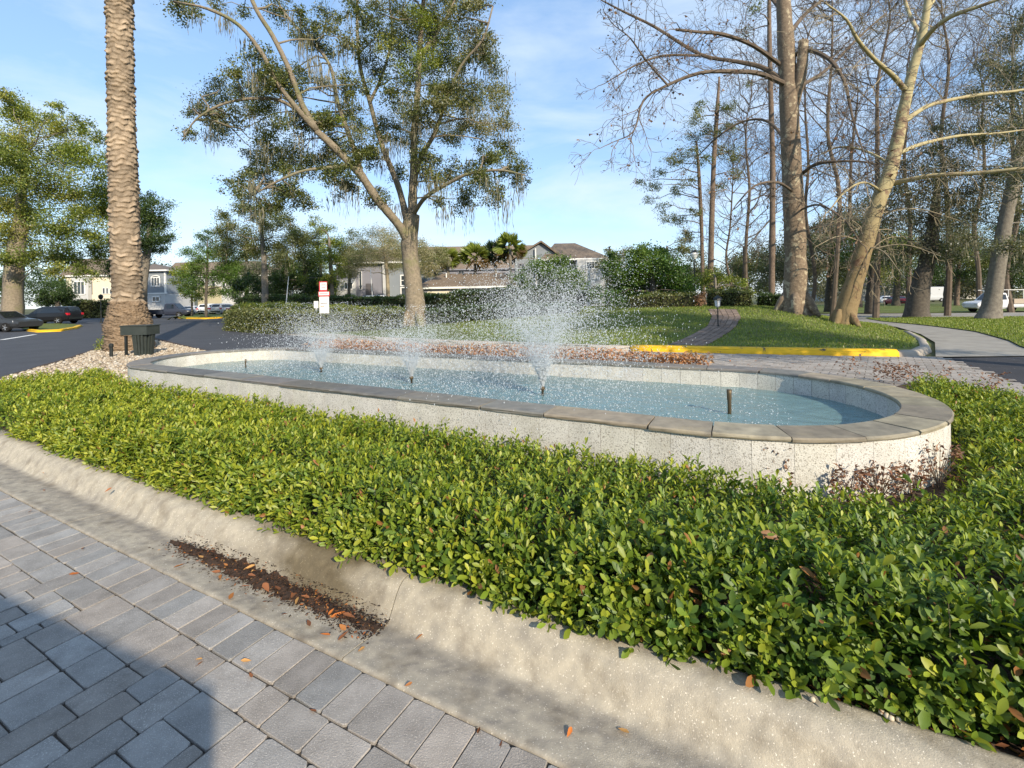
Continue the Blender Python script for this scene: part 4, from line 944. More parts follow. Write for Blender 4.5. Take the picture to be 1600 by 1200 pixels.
# --- generic leafy tree
def leafy(name, label, base_px, D, trunk, ws, clumps, pal, leaf, dens, bark, seed, spread=2.5, moss_n=0, group=None, sub=11, tight=.27, cat='tree', aspect=.55, twigs=3, r0=.05, ground=None):
    rg = np.random.default_rng(seed); b = at(base_px[0], base_px[1], D); b.z = (GZ(b.x, b.y) if ground is None else ground) - .03
    root = thing(name, label, cat, b, group=group); mb = MB(); pts = [Vector((b.x, b.y, b.z - .1))] + path_px(trunk, D); r = rad_px(ws, D)
    limb(mb, pts, [r[0] * 1.25] + r, 8, 4, rg, .04); cl = clumps_px(clumps, D, spread, rg); limbs_to(mb, lerp_line(pts[1:], .6) , cl, rg, r0, twigs)
    mb.build('trunk', M[bark], root, world=True, smooth_=True)
    foliage('crown', cl, root, rg, leaf, dens, pal, sub=sub, tight=tight, aspect=aspect)
    if moss_n:
        an = [c + Vector((rg.normal(0, .4) * r_, rg.normal(0, .4) * r_, -r_ * .3)) for c, r_ in cl for _ in range(moss_n)]
        moss('moss', an, root, rg, .5, 1.8, 9, wid=.07, sp=.22)
    return root
leafy('oak_tree', 'broad yellow-green oak with a thick trunk behind the parked cars at the far left', (20, 505), 42, [(20, 480), (21, 440), (24, 400), (30, 360), (34, 300), (40, 240)], [26, 24, 23, 22, 16, 10, 5],
  [(20, 170, 26), (60, 190, 30), (100, 205, 28), (40, 225, 34), (8, 245, 34), (90, 250, 38), (138, 252, 34), (60, 290, 38), (15, 310, 40), (110, 305, 38), (150, 300, 32), (150, 215, 18), (128, 190, 14), (40, 355, 38), (90, 355, 38), (140, 350, 36), (5, 385, 34), (60, 395, 30), (110, 400, 28), (155, 390, 26), (130, 425, 18), (85, 425, 18), (-30, 250, 50), (-30, 340, 50), (20, 405, 22), (165, 330, 22), (175, 270, 14), (10, 150, 14), (85, 165, 12)], 'bright', .22, 6.0, 'bark_oak', 201, 4, sub=13, tight=.25)
leafy('oak_tree', 'dark green tree showing just to the right of the palm trunk', (222, 480), 58, [(224, 440), (232, 380), (238, 330)], [12, 11, 9, 5],
  [(240, 325, 24), (258, 345, 18), (236, 365, 26), (258, 375, 16), (228, 310, 16), (250, 392, 14), (215, 340, 30), (195, 380, 30), (190, 330, 30), (225, 400, 16), (180, 415, 24)], 'dark', .26, 6.5, 'bark_grey', 202, 3)
leafy('shade_tree', 'open olive-green tree with a pale trunk left of the big oak', (415, 480), 42, [(414, 450), (413, 415), (411, 390), (408, 350)], [10, 9, 8, 7, 4],
  [(360, 345, 22), (400, 328, 22), (440, 340, 24), (385, 368, 24), (350, 368, 18), (430, 378, 24), (405, 395, 20), (465, 368, 24), (470, 398, 22), (440, 405, 18), (380, 395, 18), (415, 350, 20), (345, 392, 14), (490, 372, 16), (425, 318, 12), (375, 322, 12)], 'olive', .17, 5.5, 'bark_grey', 203, 2, moss_n=2)
leafy('shade_tree', 'dense dark tree standing behind the olive-green tree and the hedges', (478, 482), 50, [(478, 450), (476, 410)], [9, 8, 5],
  [(470, 432, 24), (450, 442, 20), (500, 440, 20), (430, 440, 18), (480, 410, 20), (455, 415, 18), (395, 440, 18), (375, 448, 16), (515, 445, 16), (410, 455, 14), (440, 460, 14), (490, 460, 14)], 'dark', .24, 6.5, 'bark_dark', 204, 2, moss_n=2)
leafy('shade_tree', 'yellow-green tree between the hedges and the grey house', (520, 480), 46, [(518, 440), (516, 405), (514, 370)], [6, 6, 5, 3],
  [(518, 378, 20), (503, 358, 16), (530, 405, 18), (508, 400, 18), (525, 432, 14), (495, 385, 14), (535, 425, 12), (490, 345, 10), (505, 440, 12), (475, 435, 10)], 'yellow', .17, 5.5, 'bark_grey', 205, 1.6)
leafy('shade_tree', 'thin pale grey-green tree in front of the grey house', (606, 478), 46, [(606, 450), (604, 420), (600, 390)], [6, 6, 5, 3],
  [(600, 388, 24), (578, 400, 22), (620, 372, 22), (560, 412, 18), (590, 365, 14), (614, 405, 20), (570, 385, 16), (632, 395, 16), (550, 425, 12), (545, 400, 12), (630, 420, 14)], 'pale', .14, 3.2, 'twig_pale', 206, 1.8, sub=12, tight=.34, aspect=.4)
leafy('shade_tree', 'small olive tree to the right of the oak trunk in front of the long roof', (682, 470), 60, [(682, 445), (680, 420)], [5, 5, 3],
  [(680, 408, 18), (666, 400, 14), (692, 416, 12), (668, 425, 14), (686, 430, 12), (660, 412, 10)], 'olive', .2, 4.2, 'bark_grey', 207, 1.5, aspect=.4)
leafy('young_tree', 'young dark green tree on the kerbed island left of the hedges', (322, 490), 56, [(322, 460), (324, 420), (324, 380)], [4, 4, 3, 2],
  [(304, 398, 18), (330, 388, 20), (322, 366, 14), (345, 405, 20), (300, 428, 18), (312, 412, 16), (350, 425, 16), (296, 448, 14), (342, 432, 16), (372, 425, 16), (328, 455, 12), (366, 452, 14), (384, 448, 12), (286, 450, 10), (356, 380, 10), (312, 445, 12), (350, 455, 10)], 'magnolia', .2, 5.5, 'bark_dark', 208, 1.8)
leafy('young_tree', 'light green young tree with thin stems beside the grey tower', (300, 488), 60, [(300, 460), (301, 430)], [3, 3, 2],
  [(285, 425, 14), (300, 415, 12), (278, 440, 10), (292, 455, 12), (310, 460, 12), (272, 425, 8)], 'yellow', .22, 5, 'bark_grey', 209, 1.2)
leafy('bush', 'rounded dark evergreen bush behind the black estate car', (90, 485), 62, [(90, 470), (90, 455)], [6, 5, 3],
  [(90, 455, 20), (76, 462, 14), (104, 462, 14), (70, 470, 12), (108, 470, 10), (90, 470, 16)], 'dark', .26, 9, 'bark_dark', 210, 1, cat='shrub')
leafy('magnolia_bush', 'large rounded glossy green bush at the top of the lawn', (1020, 472), 28, [(1020, 455), (1018, 430), (1016, 410)], [10, 9, 8, 5],
  [(1015, 415, 30), (985, 425, 28), (1045, 420, 28), (965, 440, 22), (1065, 438, 22), (1000, 445, 30), (1035, 450, 30), (960, 462, 18), (1075, 455, 18), (985, 465, 20), (1010, 470, 20), (1050, 470, 18), (995, 398, 18), (1030, 396, 18), (960, 415, 18), (955, 400, 10), (1008, 390, 12)], 'magnolia', .17, 8.0, 'bark_dark', 211, 1.4, cat='shrub', sub=16, tight=.25)
leafy('bush', 'yellow-green bush beside the brown pine trunk', (1118, 470), 31, [(1118, 450), (1117, 430)], [4, 4, 3],
  [(1110, 430, 16), (1130, 440, 14), (1100, 445, 14), (1140, 455, 12), (1120, 458, 14), (1155, 445, 12), (1170, 455, 10)], 'bright', .15, 5, 'bark_grey', 212, 1, cat='shrub')
leafy('bush', 'rounded green bush in front of the house gable', (868, 475), 44, [(868, 455), (866, 440)], [6, 5, 3],
  [(868, 418, 26), (842, 424, 22), (896, 428, 22), (820, 440, 20), (908, 450, 18), (868, 450, 26), (840, 455, 18), (918, 462, 16), (890, 458, 18), (930, 466, 14), (815, 462, 14), (935, 452, 10)], 'magnolia', .2, 8.5, 'bark_dark', 213, 1.2, cat='shrub')
# --- pines and thin trees left of the sycamores
leafy('pine_tree', 'tall pine with a slim red-brown trunk, right of the pair behind the bushes', (1110, 470), 33, [(1110, 440), (1112, 350), (1115, 260), (1120, 180), (1124, 120)], [10, 9, 8, 7, 6, 3],
  [(1085, 185, 18), (1112, 205, 18), (1138, 240, 20), (1128, 170, 18), (1092, 165, 12), (1140, 200, 14), (1105, 250, 14), (1125, 290, 14), (1150, 270, 14), (1080, 215, 12)], 'olive', .13, 3.0, 'bark_pine', 214, 2, sub=9, tight=.30, twigs=5)
leafy('pine_tree', 'tall pine with a thin leaning trunk, left of the pair behind the bushes', (1100, 468), 38, [(1098, 440), (1096, 350), (1092, 270), (1088, 220)], [7, 6, 6, 5, 3],
  [(1065, 245, 18), (1048, 255, 14), (1082, 240, 14), (1020, 290, 14), (1036, 325, 12), (1055, 300, 14), (1075, 280, 14), (1030, 270, 12), (1015, 310, 10), (1060, 345, 14), (1085, 330, 12), (1072, 365, 10), (1045, 340, 14), (1000, 285, 9)], 'olive', .15, 3.0, 'bark_pine', 215, 2, sub=9, tight=.32, twigs=5)
leafy('pine_tree', 'straight pine trunk standing just behind the thick sycamore', (1206, 480), 30, [(1206, 440), (1207, 340), (1207, 240), (1204, 140), (1202, 40), (1202, -60)], [9, 9, 8, 8, 7, 6, 5],
  [(1190, -40, 30), (1225, -60, 30), (1180, 10, 14), (1165, 50, 10), (1172, 130, 8)], 'olive', .14, 2.5, 'bark_pine', 216, 2)
# --- bare sycamores
def twig_tree(mb, p, d, L_, r, lvl, rg, up=.05, wig=.22, kids=4, tips=None, n=5, spread=.75, rmin=.007):
    d = Vector(d).normalized(); pts = [Vector(p)]; dirs = []
    for i in range(n):
        d = (d + Vector(rg.normal(0, wig, 3)) + Vector((0, 0, up))).normalized(); pts.append(pts[-1] + d * (L_ / n)); dirs.append(d.copy())
    mb.tube(pts, [max(rmin, r * (1 - .7 * i / n)) for i in range(n + 1)], 5 if r > .025 else 3, False)
    if lvl <= 0:
        if tips is not None: tips.append(pts[-1])
        return
    for k in range(kids):
        i = min(n, 1 + int(rg.uniform(.25, 1) * n)); dd = dirs[i - 1]; ax = Vector(rg.normal(0, 1, 3)); ax = (ax - dd * ax.dot(dd)).normalized()
        nd = (dd * math.cos(spread) + ax * math.sin(spread)); twig_tree(mb, pts[i], nd, L_ * rg.uniform(.45, .72), r * .5, lvl - 1, rg, up, wig, kids, tips, n, spread, rmin)
def sprout(mb, line, rg, every, L_, r, lvl, kids, up, tips, start=.25):
    k = len(line)
    for i in range(int(k * start), k - 1, max(1, every)):
        d = (line[i + 1] - line[i]).normalized(); ax = Vector(rg.normal(0, 1, 3)); ax = (ax - d * ax.dot(d)).normalized()
        twig_tree(mb, line[i], d * .55 + ax * .85, L_ * rg.uniform(.6, 1.25) * (1 - .35 * i / k), r, lvl, rg, up, .2, kids, tips)
    twig_tree(mb, line[-1], (line[-1] - line[-2]), L_ * .7, r, lvl, rg, up, .2, kids, tips)
rg = np.random.default_rng(301); DS = 22.0
sb = at(1243, 492, DS); sb.z = GZ(sb.x, sb.y)
syc = thing('sycamore_tree', 'thick upright bare sycamore trunk with long drooping branches over the lawn', 'tree', sb)
tk = MB(); tips = []
limb(tk, [Vector((sb.x, sb.y, sb.z - .15)), Vector((sb.x, sb.y, sb.z + .15))] + path_px([(1243, 460), (1243, 400), (1240, 320), (1236, 240), (1232, 150), (1228, 70), (1224, 0), (1220, -90), (1218, -170)], DS), [.76, .64, .52, .46, .43, .41, .39, .35, .30, .25, .15], 14, 4, rg, .025)
for a in (.4, 1.7, 2.9, 4.2, 5.4):
    tk.tube(bez(Vector((sb.x + math.cos(a) * .4, sb.y + math.sin(a) * .4, sb.z + .9)), Vector((sb.x + math.cos(a) * 1.0, sb.y + math.sin(a) * 1.0, sb.z - .15)), -.15, 4), [.15, .22, .2, .14, .07], 7)
limb(tk, path_px([(1240, 165), (1250, 120, -.3), (1254, 90, -.4), (1255, 64, -.4)], DS), rad_px([16, 17, 15, 14], DS), 9)
tk.build('trunk', M['bark_syc'], syc, world=True, smooth_=True)
bm = MB()
def B(lst, ws, D=DS, every=1, L_=1.9, r=.024, lvl=2, kids=4, up=-.03, start=.2):
    p = limb(bm, path_px(lst, D), rad_px([w_ * .74 for w_ in ws], D), 7, 4, rg, .04); sprout(bm, p, rg, every, L_, r, lvl, kids, up, tips, start)
B([(1228, 132), (1190, 116, -1), (1155, 112, -1.6), (1094, 114, -2.4), (1037, 136, -3), (1005, 158, -3.4), (990, 205, -3.6), (958, 222, -3.8)], [12, 10, 9, 7, 5, 4, 2.5, 1.5], L_=1.7)
B([(1222, 125), (1190, 105, .5), (1150, 96, 1), (1094, 85, 1.6), (1023, 42, 2.2), (976, 19, 2.6), (939, 0, 3)], [11, 10, 9, 8, 6.5, 5, 3])
B([(1218, 100), (1178, 72, -1), (1131, 54, -1.8), (1090, 50, -2.2), (1056, 46, -2.5)], [10, 8, 7, 6, 4.5])
B([(1094, 87, 1.6), (1037, 87, .8), (995, 101, .2), (965, 118, -.2), (944, 131, -.4)], [6, 5, 4, 2.5, 1.5], L_=1.3)
B([(1244, 85), (1262, 78, -.5), (1295, 92, -1.4), (1319, 127, -2), (1333, 188, -2.6), (1350, 240, -3)], [10, 9, 8, 6, 4, 2])
B([(1255, 270), (1272, 258, -.8), (1295, 253, -1.4), (1340, 252, -2), (1380, 258, -2.4)], [8, 7, 6, 4, 2], L_=1.5)
B([(1236, 230), (1200, 190, 2), (1160, 190, 3), (1120, 215, 3.6), (1085, 250, 4)], [7, 6, 5, 4, 2], L_=1.6)
B([(1240, 300), (1215, 285, -2), (1180, 290, -3), (1150, 320, -3.6)], [6, 5, 4, 2], L_=1.5)
B([(1228, 60), (1260, 20, 2), (1300, -10, 3), (1345, -40, 4)], [10, 8, 6, 4]); B([(1224, 20), (1190, -20, 2), (1150, -45, 3), (1100, -60, 4)], [10, 8, 6, 4]); B([(1240, 140), (1290, 110, 3), (1340, 60, 4.5), (1385, 20, 5.5)], [9, 8, 6, 4])
B([(1045, 135, -3), (1010, 95, -3), (985, 60, -3.2), (960, 40, -3.4)], [4, 3.5, 2.5, 1.5], L_=1.3)
B([(1246, 330), (1280, 320, -2), (1320, 345, -3), (1345, 380, -3.4)], [5, 4, 3, 2], L_=1.5)
bm.build('branches', M['twig'], syc, world=True)
tp_ = np.array([t for t in tips if rg.uniform() < .13]); n = len(tp_)
if n:
    q = np.repeat(tp_, 2, 0) + rg.normal(0, .05, (2 * n, 3)); leaf_mesh('dry_leaves', q, rg.normal(0, 1, (2 * n, 3)), rg.normal(0, 1, (2 * n, 3)), rg.uniform(.10, .17, 2 * n), rg.uniform(.07, .12, 2 * n), M['dry_leaf'], syc, np.array(PAL['russet'])[rg.integers(0, 3, 2 * n)] * .8, syc.location, detail=0)
rg = np.random.default_rng(302); D2 = 20.0
sb2 = at(1318, 500, D2); sb2.z = GZ(sb2.x, sb2.y)
syc2 = thing('sycamore_tree', 'leaning bare sycamore with pale yellowish bark and spreading limbs', 'tree', sb2); tk = MB(); tips = []; bm = MB()
main2 = limb(tk, [Vector((sb2.x - .05, sb2.y, sb2.z - .15)), Vector((sb2.x, sb2.y, sb2.z + .1))] + path_px([(1326, 470), (1338, 430), (1358, 360), (1374, 310), (1390, 270), (1402, 220), (1412, 170), (1426, 110), (1440, 60), (1450, 0), (1458, -70), (1466, -130)], D2), [.52, .43, .37, .34, .31, .29, .27, .24, .21, .18, .155, .13, .10, .05], 12, 4, rg, .025)
for a in (.2, 1.9, 3.6, 5.0):
    tk.tube(bez(Vector((sb2.x + math.cos(a) * .25, sb2.y + math.sin(a) * .25, sb2.z + .6)), Vector((sb2.x + math.cos(a) * .75, sb2.y + math.sin(a) * .75, sb2.z - .15)), -.12, 4), [.1, .16, .15, .1, .05], 7)
def C2(lst, ws, **k):
    p = limb(tk, path_px(lst, D2), rad_px([w_ * .8 for w_ in ws], D2), 7, 4, rg, .03); sprout(bm, p, rg, k.get('every', 1), k.get('L_', 1.6), .022, k.get('lvl', 2), 4, k.get('up', -.01), tips, .2)
C2([(1394, 287), (1420, 281, -.6), (1459, 274, -1.2), (1530, 270, -2), (1605, 262, -2.8), (1680, 250, -3)], [12, 9, 8, 7, 6, 4])
C2([(1406, 195), (1432, 176, .8), (1460, 162, 1.6), (1530, 148, 2.6), (1600, 140, 3.4), (1660, 120, 4)], [11, 9, 8, 7, 5, 3])
C2([(1404, 240), (1440, 225, 2), (1500, 212, 3.4), (1560, 208, 4.4), (1620, 200, 5)], [9, 8, 6, 5, 3])
C2([(1436, 72), (1460, 44, -1), (1490, 24, -1.8), (1530, 10, -2.4), (1580, -8, -3)], [11, 9, 8, 6, 4])
C2([(1414, 140), (1395, 118, -1), (1366, 92, -2), (1340, 62, -2.6), (1322, 30, -3), (1290, 5, -3.4)], [10, 9, 7, 6, 4, 2])
C2([(1440, 60), (1420, 20, 2), (1405, -30, 3), (1380, -80, 3.6)], [8, 7, 5, 3]); C2([(1446, 20), (1480, -30, 2), (1520, -60, 3)], [8, 6, 3])
C2([(1398, 260), (1350, 235, 2), (1310, 230, 3), (1275, 245, 3.4)], [6, 5, 4, 2], L_=1.4); C2([(1380, 300), (1350, 285, -1.6), (1320, 300, -2.4), (1295, 330, -2.8)], [5, 4, 3, 2], L_=1.3)
for (a, b, c_, d_) in ((1362, 350, 1440, 330), (1358, 362, 1430, 385), (1352, 385, 1410, 430), (1350, 392, 1470, 400), (1356, 365, 1300, 350), (1348, 400, 1290, 410), (1345, 410, 1380, 450), (1366, 335, 1500, 345), (1352, 380, 1275, 385), (1360, 355, 1400, 410), (1346, 405, 1420, 370)):
    e = rg.uniform(-2, 2); p = limb(bm, path_px([(a, b), ((a + c_) / 2, (b + d_) / 2 - 14, e / 2), (c_, d_, e)], D2), [.035, .022, .010], 5); sprout(bm, p, rg, 2, .9, .010, 1, 4, -.05, tips, .3)
tk.c = [tuple(np.array((.56, .47, .42)) + (np.array((1, 1, .98)) - np.array((.56, .47, .42))) * float(smooth((z - 2.6) / 4.5))) for _, _, z in tk.v]
tk.build('trunk', M['bark_syc2'], syc2, world=True, smooth_=True); bm.build('branches', M['twig_pale'], syc2, world=True)

# --- bare trees behind, each from its own seed
def bare(px, py, D, ytop, w, seed, label, lean=0, bark='twig', lvl=4):
    rg = np.random.default_rng(seed); b = at(px, py, D); b.z = GZ(b.x, b.y); root = thing('bare_tree', label, 'tree', b, group='bare winter trees behind the sycamores'); mb = MB(); tips = []
    top = at(px + lean, ytop, D); pts = [Vector((b.x, b.y, b.z - .1))] + [Vector((b.x, b.y, b.z)).lerp(top, f) + Vector(rg.normal(0, .26, 3)) for f in (.15, .35, .55, .75, .9, 1)]
    p = limb(mb, pts, rad_px([w * .75, w * .62, w * .55, w * .45, w * .34, w * .2, w * .1], D), 7); H_ = top.z - b.z
    sprout(mb, p, rg, 1, H_ * .26, .05, 3, 4, .06, tips, .30); sprout(mb, p, rg, 2, H_ * .22, .035, 3, 4, .03, tips, .2)
    mb.build('trunk', M[bark], root, world=True); return root
bare(1170, 478, 36, 150, 9, 401, 'slim bare tree left of the thick sycamore, twigs against the sky'); bare(1300, 485, 34, -40, 11, 402, 'bare tree rising between the two sycamores')
bare(1368, 482, 36, -20, 13, 403, 'bare tree right behind the leaning sycamore', 15); bare(1480, 482, 40, -30, 12, 404, 'bare tree between the two dark oak trunks at the right', -10); bare(1580, 484, 44, 20, 12, 405, 'bare tree behind the white pickup at the right edge', 10)
bare(1265, 482, 44, 60, 9, 406, 'bare tree just right of the thick sycamore trunk, farther back', -10); bare(1140, 474, 44, 250, 6, 407, 'small bare tree over the clipped hedge beside the footpath'); bare(1330, 482, 50, 120, 10, 408, 'bare tree far behind the foot of the leaning sycamore', 5)
bare(1420, 482, 50, 60, 10, 409, 'bare tree behind the leftmost dark oak trunk'); bare(1530, 482, 52, 100, 10, 410, 'bare tree seen left of the rightmost oak trunk, beyond the street')
# --- dark mossy oaks at the right
leafy('oak_tree', 'dark leaning oak trunk beyond the sidewalk with a mossy crown', (1432, 488), 37, [(1433, 478), (1440, 440), (1448, 410), (1456, 370), (1462, 320), (1466, 270)], [30, 25, 22, 20, 16, 11, 6],
  [(1400, 330, 30), (1440, 300, 32), (1480, 335, 32), (1372, 375, 24), (1430, 380, 26), (1500, 385, 28), (1470, 400, 22), (1410, 410, 20), (1350, 395, 18), (1450, 250, 26), (1390, 290, 22), (1500, 300, 26), (1440, 350, 30), (1385, 400, 22), (1340, 350, 18), (1470, 270, 24), (1410, 260, 22), (1360, 320, 22)], 'grey', .2, 4.0, 'bark_dark', 501, 4, moss_n=3, sub=11, tight=.32)
leafy('oak_tree', 'grey oak trunk leaning right, rightmost beside the white pickup', (1544, 498), 31, [(1548, 485), (1553, 455), (1560, 410), (1570, 350), (1584, 280), (1600, 200)], [29, 23, 20, 18, 17, 15, 11],
  [(1500, 200, 30), (1560, 150, 38), (1600, 215, 40), (1540, 275, 34), (1590, 320, 34), (1520, 325, 32), (1600, 100, 38), (1570, 385, 24), (1610, 400, 34), (1490, 260, 24), (1550, 215, 32), (1510, 370, 24), (1620, 280, 40), (1640, 180, 50), (1640, 350, 40), (1545, 100, 24), (1490, 350, 20), (1585, 60, 26), (1520, 150, 22), (1600, 30, 26)], 'grey', .17, 4.2, 'bark_grey', 502, 3.5, moss_n=3, sub=11, tight=.32)
for i, (px, D, w, cl_, pal, lab) in enumerate([(1362, 46, 15, [(1340, 400, 26), (1375, 385, 28), (1355, 360, 26), (1395, 410, 20), (1320, 385, 22)], 'dark', 'dark trunk and crown just right of the leaning sycamore'),
  (1296, 52, 12, [(1280, 395, 26), (1310, 400, 26), (1295, 365, 26), (1270, 420, 18), (1325, 420, 18), (1250, 395, 22)], 'grey', 'dark evergreen between the two sycamore trunks'),
  (1478, 62, 7, [(1460, 420, 22), (1490, 400, 26), (1510, 425, 18), (1475, 375, 24)], 'dark', 'slim lit trunk under a dark crown beyond the street'),
  (1495, 66, 6, [(1500, 390, 24), (1520, 410, 22), (1515, 370, 24)], 'olive', 'second slim trunk beyond the street, nearer the right oak'),
  (1400, 70, 9, [(1390, 420, 22), (1415, 400, 24), (1430, 425, 20), (1400, 380, 24)], 'bright', 'bright green tree over the red car'),
  (1575, 64, 9, [(1560, 420, 22), (1590, 400, 28), (1610, 430, 26), (1575, 370, 28), (1620, 380, 30)], 'dark', 'dark tree behind the white pickup'),
  (1340, 66, 10, [(1330, 425, 20), (1350, 400, 24), (1370, 425, 20), (1310, 430, 18)], 'olive', 'olive tree behind the foot of the leaning sycamore'),
  (1235, 50, 9, [(1215, 430, 20), (1235, 410, 22), (1195, 440, 18), (1180, 425, 18), (1250, 440, 18), (1200, 400, 18)], 'grey', 'grey-green tree behind the foot of the thick sycamore'),
  (1160, 46, 6, [(1150, 420, 18), (1175, 410, 18), (1165, 440, 16), (1140, 440, 14), (1190, 455, 12)], 'olive', 'olive tree behind the clipped hedge at the footpath'),
  (950, 58, 5, [(955, 400, 14), (975, 395, 14), (940, 410, 10), (965, 412, 14)], 'pale', 'pale thin tree behind the large rounded bush'),
  (1040, 55, 6, [(1060, 390, 16), (1085, 400, 16), (1045, 400, 14), (1090, 425, 16), (1070, 375, 12)], 'olive', 'olive tree behind the right side of the large rounded bush')]):
    leafy('shade_tree', lab, (px, 484), D, [(px, 465), (px + 2, 440), (px + 3, 410), (px + 2, 385)], [w * 1.1, w, w * .9, w * .8, w * .5], cl_, pal, .26, 5.0, 'bark_dark' if pal != 'olive' else 'bark_pine', 520 + i, 3, moss_n=1 if pal == 'grey' else 0, group='trees beyond the sidewalk and behind the lawn', sub=9, tight=.33, twigs=2)

# --- far wood: one mass on the horizon
def far_wood(lst, D, seed, pal, lab, leaf=.6):
    rg = np.random.default_rng(seed); cl = clumps_px(lst, D, 12, rg); o = foliage('far_wood', cl, None, rg, leaf, 5, pal, sub=10, tight=.35)
    return tag(o, lab, 'trees', kind='stuff')
rg = np.random.default_rng(77)
far_wood([(x, rg.uniform(425, 462), rg.uniform(16, 26)) for x in range(-60, 660, 22)], 120, 601, 'dark', 'dark far tree line on the left horizon')
far_wood([(x, rg.uniform(405, 455), rg.uniform(18, 30)) for x in range(940, 1720, 16)] + [(x, rg.uniform(340, 420), rg.uniform(20, 34)) for x in range(1230, 1720, 26)], 105, 602, 'grey', 'grey-green far wood behind the street at the right')

# --- date palm trunk
DP = 16.5; pb = at(203, 550, DP); pb.z = .08
palm = thing('palm_tree', 'massive date palm trunk of tan leaf scars with a swollen rooty foot', 'palm', pb)
rg = np.random.default_rng(701); nt_s, nz_s = 108, 760; Htop = 17.5; vs = np.zeros((nz_s + 1, nt_s, 3)); tt = np.zeros((nz_s + 1, nt_s, 3))
zz_ = np.linspace(0, Htop, nz_s + 1); th_ = np.arange(nt_s) / nt_s * 2 * np.pi
lean = lambda z: (-.012 * z - .05 * math.sin(z * .25), .0)
rowh = .165; nper = 7
for i, z in enumerate(zz_):
    rad = .435 - .03 * smooth((z - 1.5) / 8) - .03 * smooth((z - 5) / 6); amp = .072
    if z < 1.9: rad += .225 * (1 - smooth((z - .9) / 1.0)) + .02 * math.sin(z * 9)
    row = (z + .06 * math.sin(z * 2.1) + .03 * math.sin(z * 5.3)) / rowh; lx, ly = lean(z)
    wob = .16 * np.sin(th_ * 2 + z * .9) + .13 * np.sin(th_ * 5 + z * 2.3) + .08 * np.sin(th_ * 9 - z * 3.7)
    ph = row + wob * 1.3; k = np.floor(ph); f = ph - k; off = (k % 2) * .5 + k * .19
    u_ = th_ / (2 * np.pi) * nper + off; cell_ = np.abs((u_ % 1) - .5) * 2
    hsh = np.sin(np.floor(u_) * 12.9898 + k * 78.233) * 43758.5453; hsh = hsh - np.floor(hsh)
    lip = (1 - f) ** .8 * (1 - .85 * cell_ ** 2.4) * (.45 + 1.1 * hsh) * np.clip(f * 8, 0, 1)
    fine = rg.normal(0, .006, nt_s)
    if z < 1.75:
        n1_ = np.sin(th_ * 23 + z * 31 + 3 * np.sin(z * 17)) * np.sin(th_ * 17 - z * 43); w_ = float(smooth((1.75 - z) / .35)); lip = lip * (1 - w_) + w_ * (.5 + .5 * n1_) * .8; fine = rg.normal(0, .028, nt_s)
    r = rad + amp * (lip - .4) + fine
    vs[i, :, 0] = pb.x + lx + np.cos(th_) * r; vs[i, :, 1] = pb.y + ly + np.sin(th_) * r; vs[i, :, 2] = pb.z + z
    base_c = np.array((.36, .285, .205)) * (1 + .12 * math.sin(z * 1.9) + .08 * math.sin(z * 4.7)) if z > 1.75 else np.array((.27, .20, .135)); v = (.80 + .35 * hsh)[:, None] * rg.uniform(.85, 1.12, (nt_s, 1)); tt[i] = base_c * v * (.70 + .42 * np.clip(lip, 0, 1))[:, None]  # gaps between scars tinted darker: fibre colour with some shade painted in
idx = np.arange((nz_s + 1) * nt_s).reshape(nz_s + 1, nt_s); a = idx[:-1]; b = idx[1:]; q = np.stack([a, np.roll(a, -1, 1), np.roll(b, -1, 1), b], -1).reshape(-1, 4)
M['palm'] = pm('palm_trunk', (1, 1, 1), (.74, .70, .66), 9, .95, .8, 60, tint=True, bdist=.01)
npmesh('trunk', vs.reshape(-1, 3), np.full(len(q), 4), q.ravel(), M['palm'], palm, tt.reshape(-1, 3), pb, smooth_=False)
P = []; Dd = []; Uu = []; S = []
top = Vector((pb.x + lean(Htop)[0], pb.y, pb.z + Htop)); fr_ = MB()
for k in range(34):
    a = k * 2.4; e = rg.uniform(-.25, 1.1); d = Vector((math.cos(a) * math.cos(e), math.sin(a) * math.cos(e), math.sin(e))); p = top.copy(); pts = [p.copy()]
    for i in range(14):
        d = (d + Vector((0, 0, -.085))).normalized(); p = p + d * .3; pts.append(p.copy()); side = d.cross(Vector((0, 0, 1))).normalized()
        if i > 1:
            for sgn in (-1, 1):
                for q_ in (0, .15): P.append(p + d * q_); Dd.append(side * sgn + d * .6 + Vector((0, 0, -.2))); Uu.append((0, 0, 1)); S.append(.55)
    fr_.tube(pts, [.04 * (1 - i / 16) + .004 for i in range(15)], 4, False)
fr_.build('fronds', M['stem'], palm, world=True)
leaf_mesh('crown', np.array(P), np.array(Dd), np.array(Uu, float), S, np.array(S) * .08, M['leaf'], palm, np.tile((.06, .10, .02), (len(P), 1)), pb, detail=0)
yg = leafy('fern_tuft', 'small yellow-green fern tuft growing at the left foot of the palm', (160, 548), 16.2, [(160, 544)], [1.5, 1], [(158, 536, 7, 0), (166, 530, 6, 0), (156, 543, 5, 0)], 'yellow', .07, 5, 'twig', 702, .2, cat='fern', ground=.1, twigs=1, r0=.006)
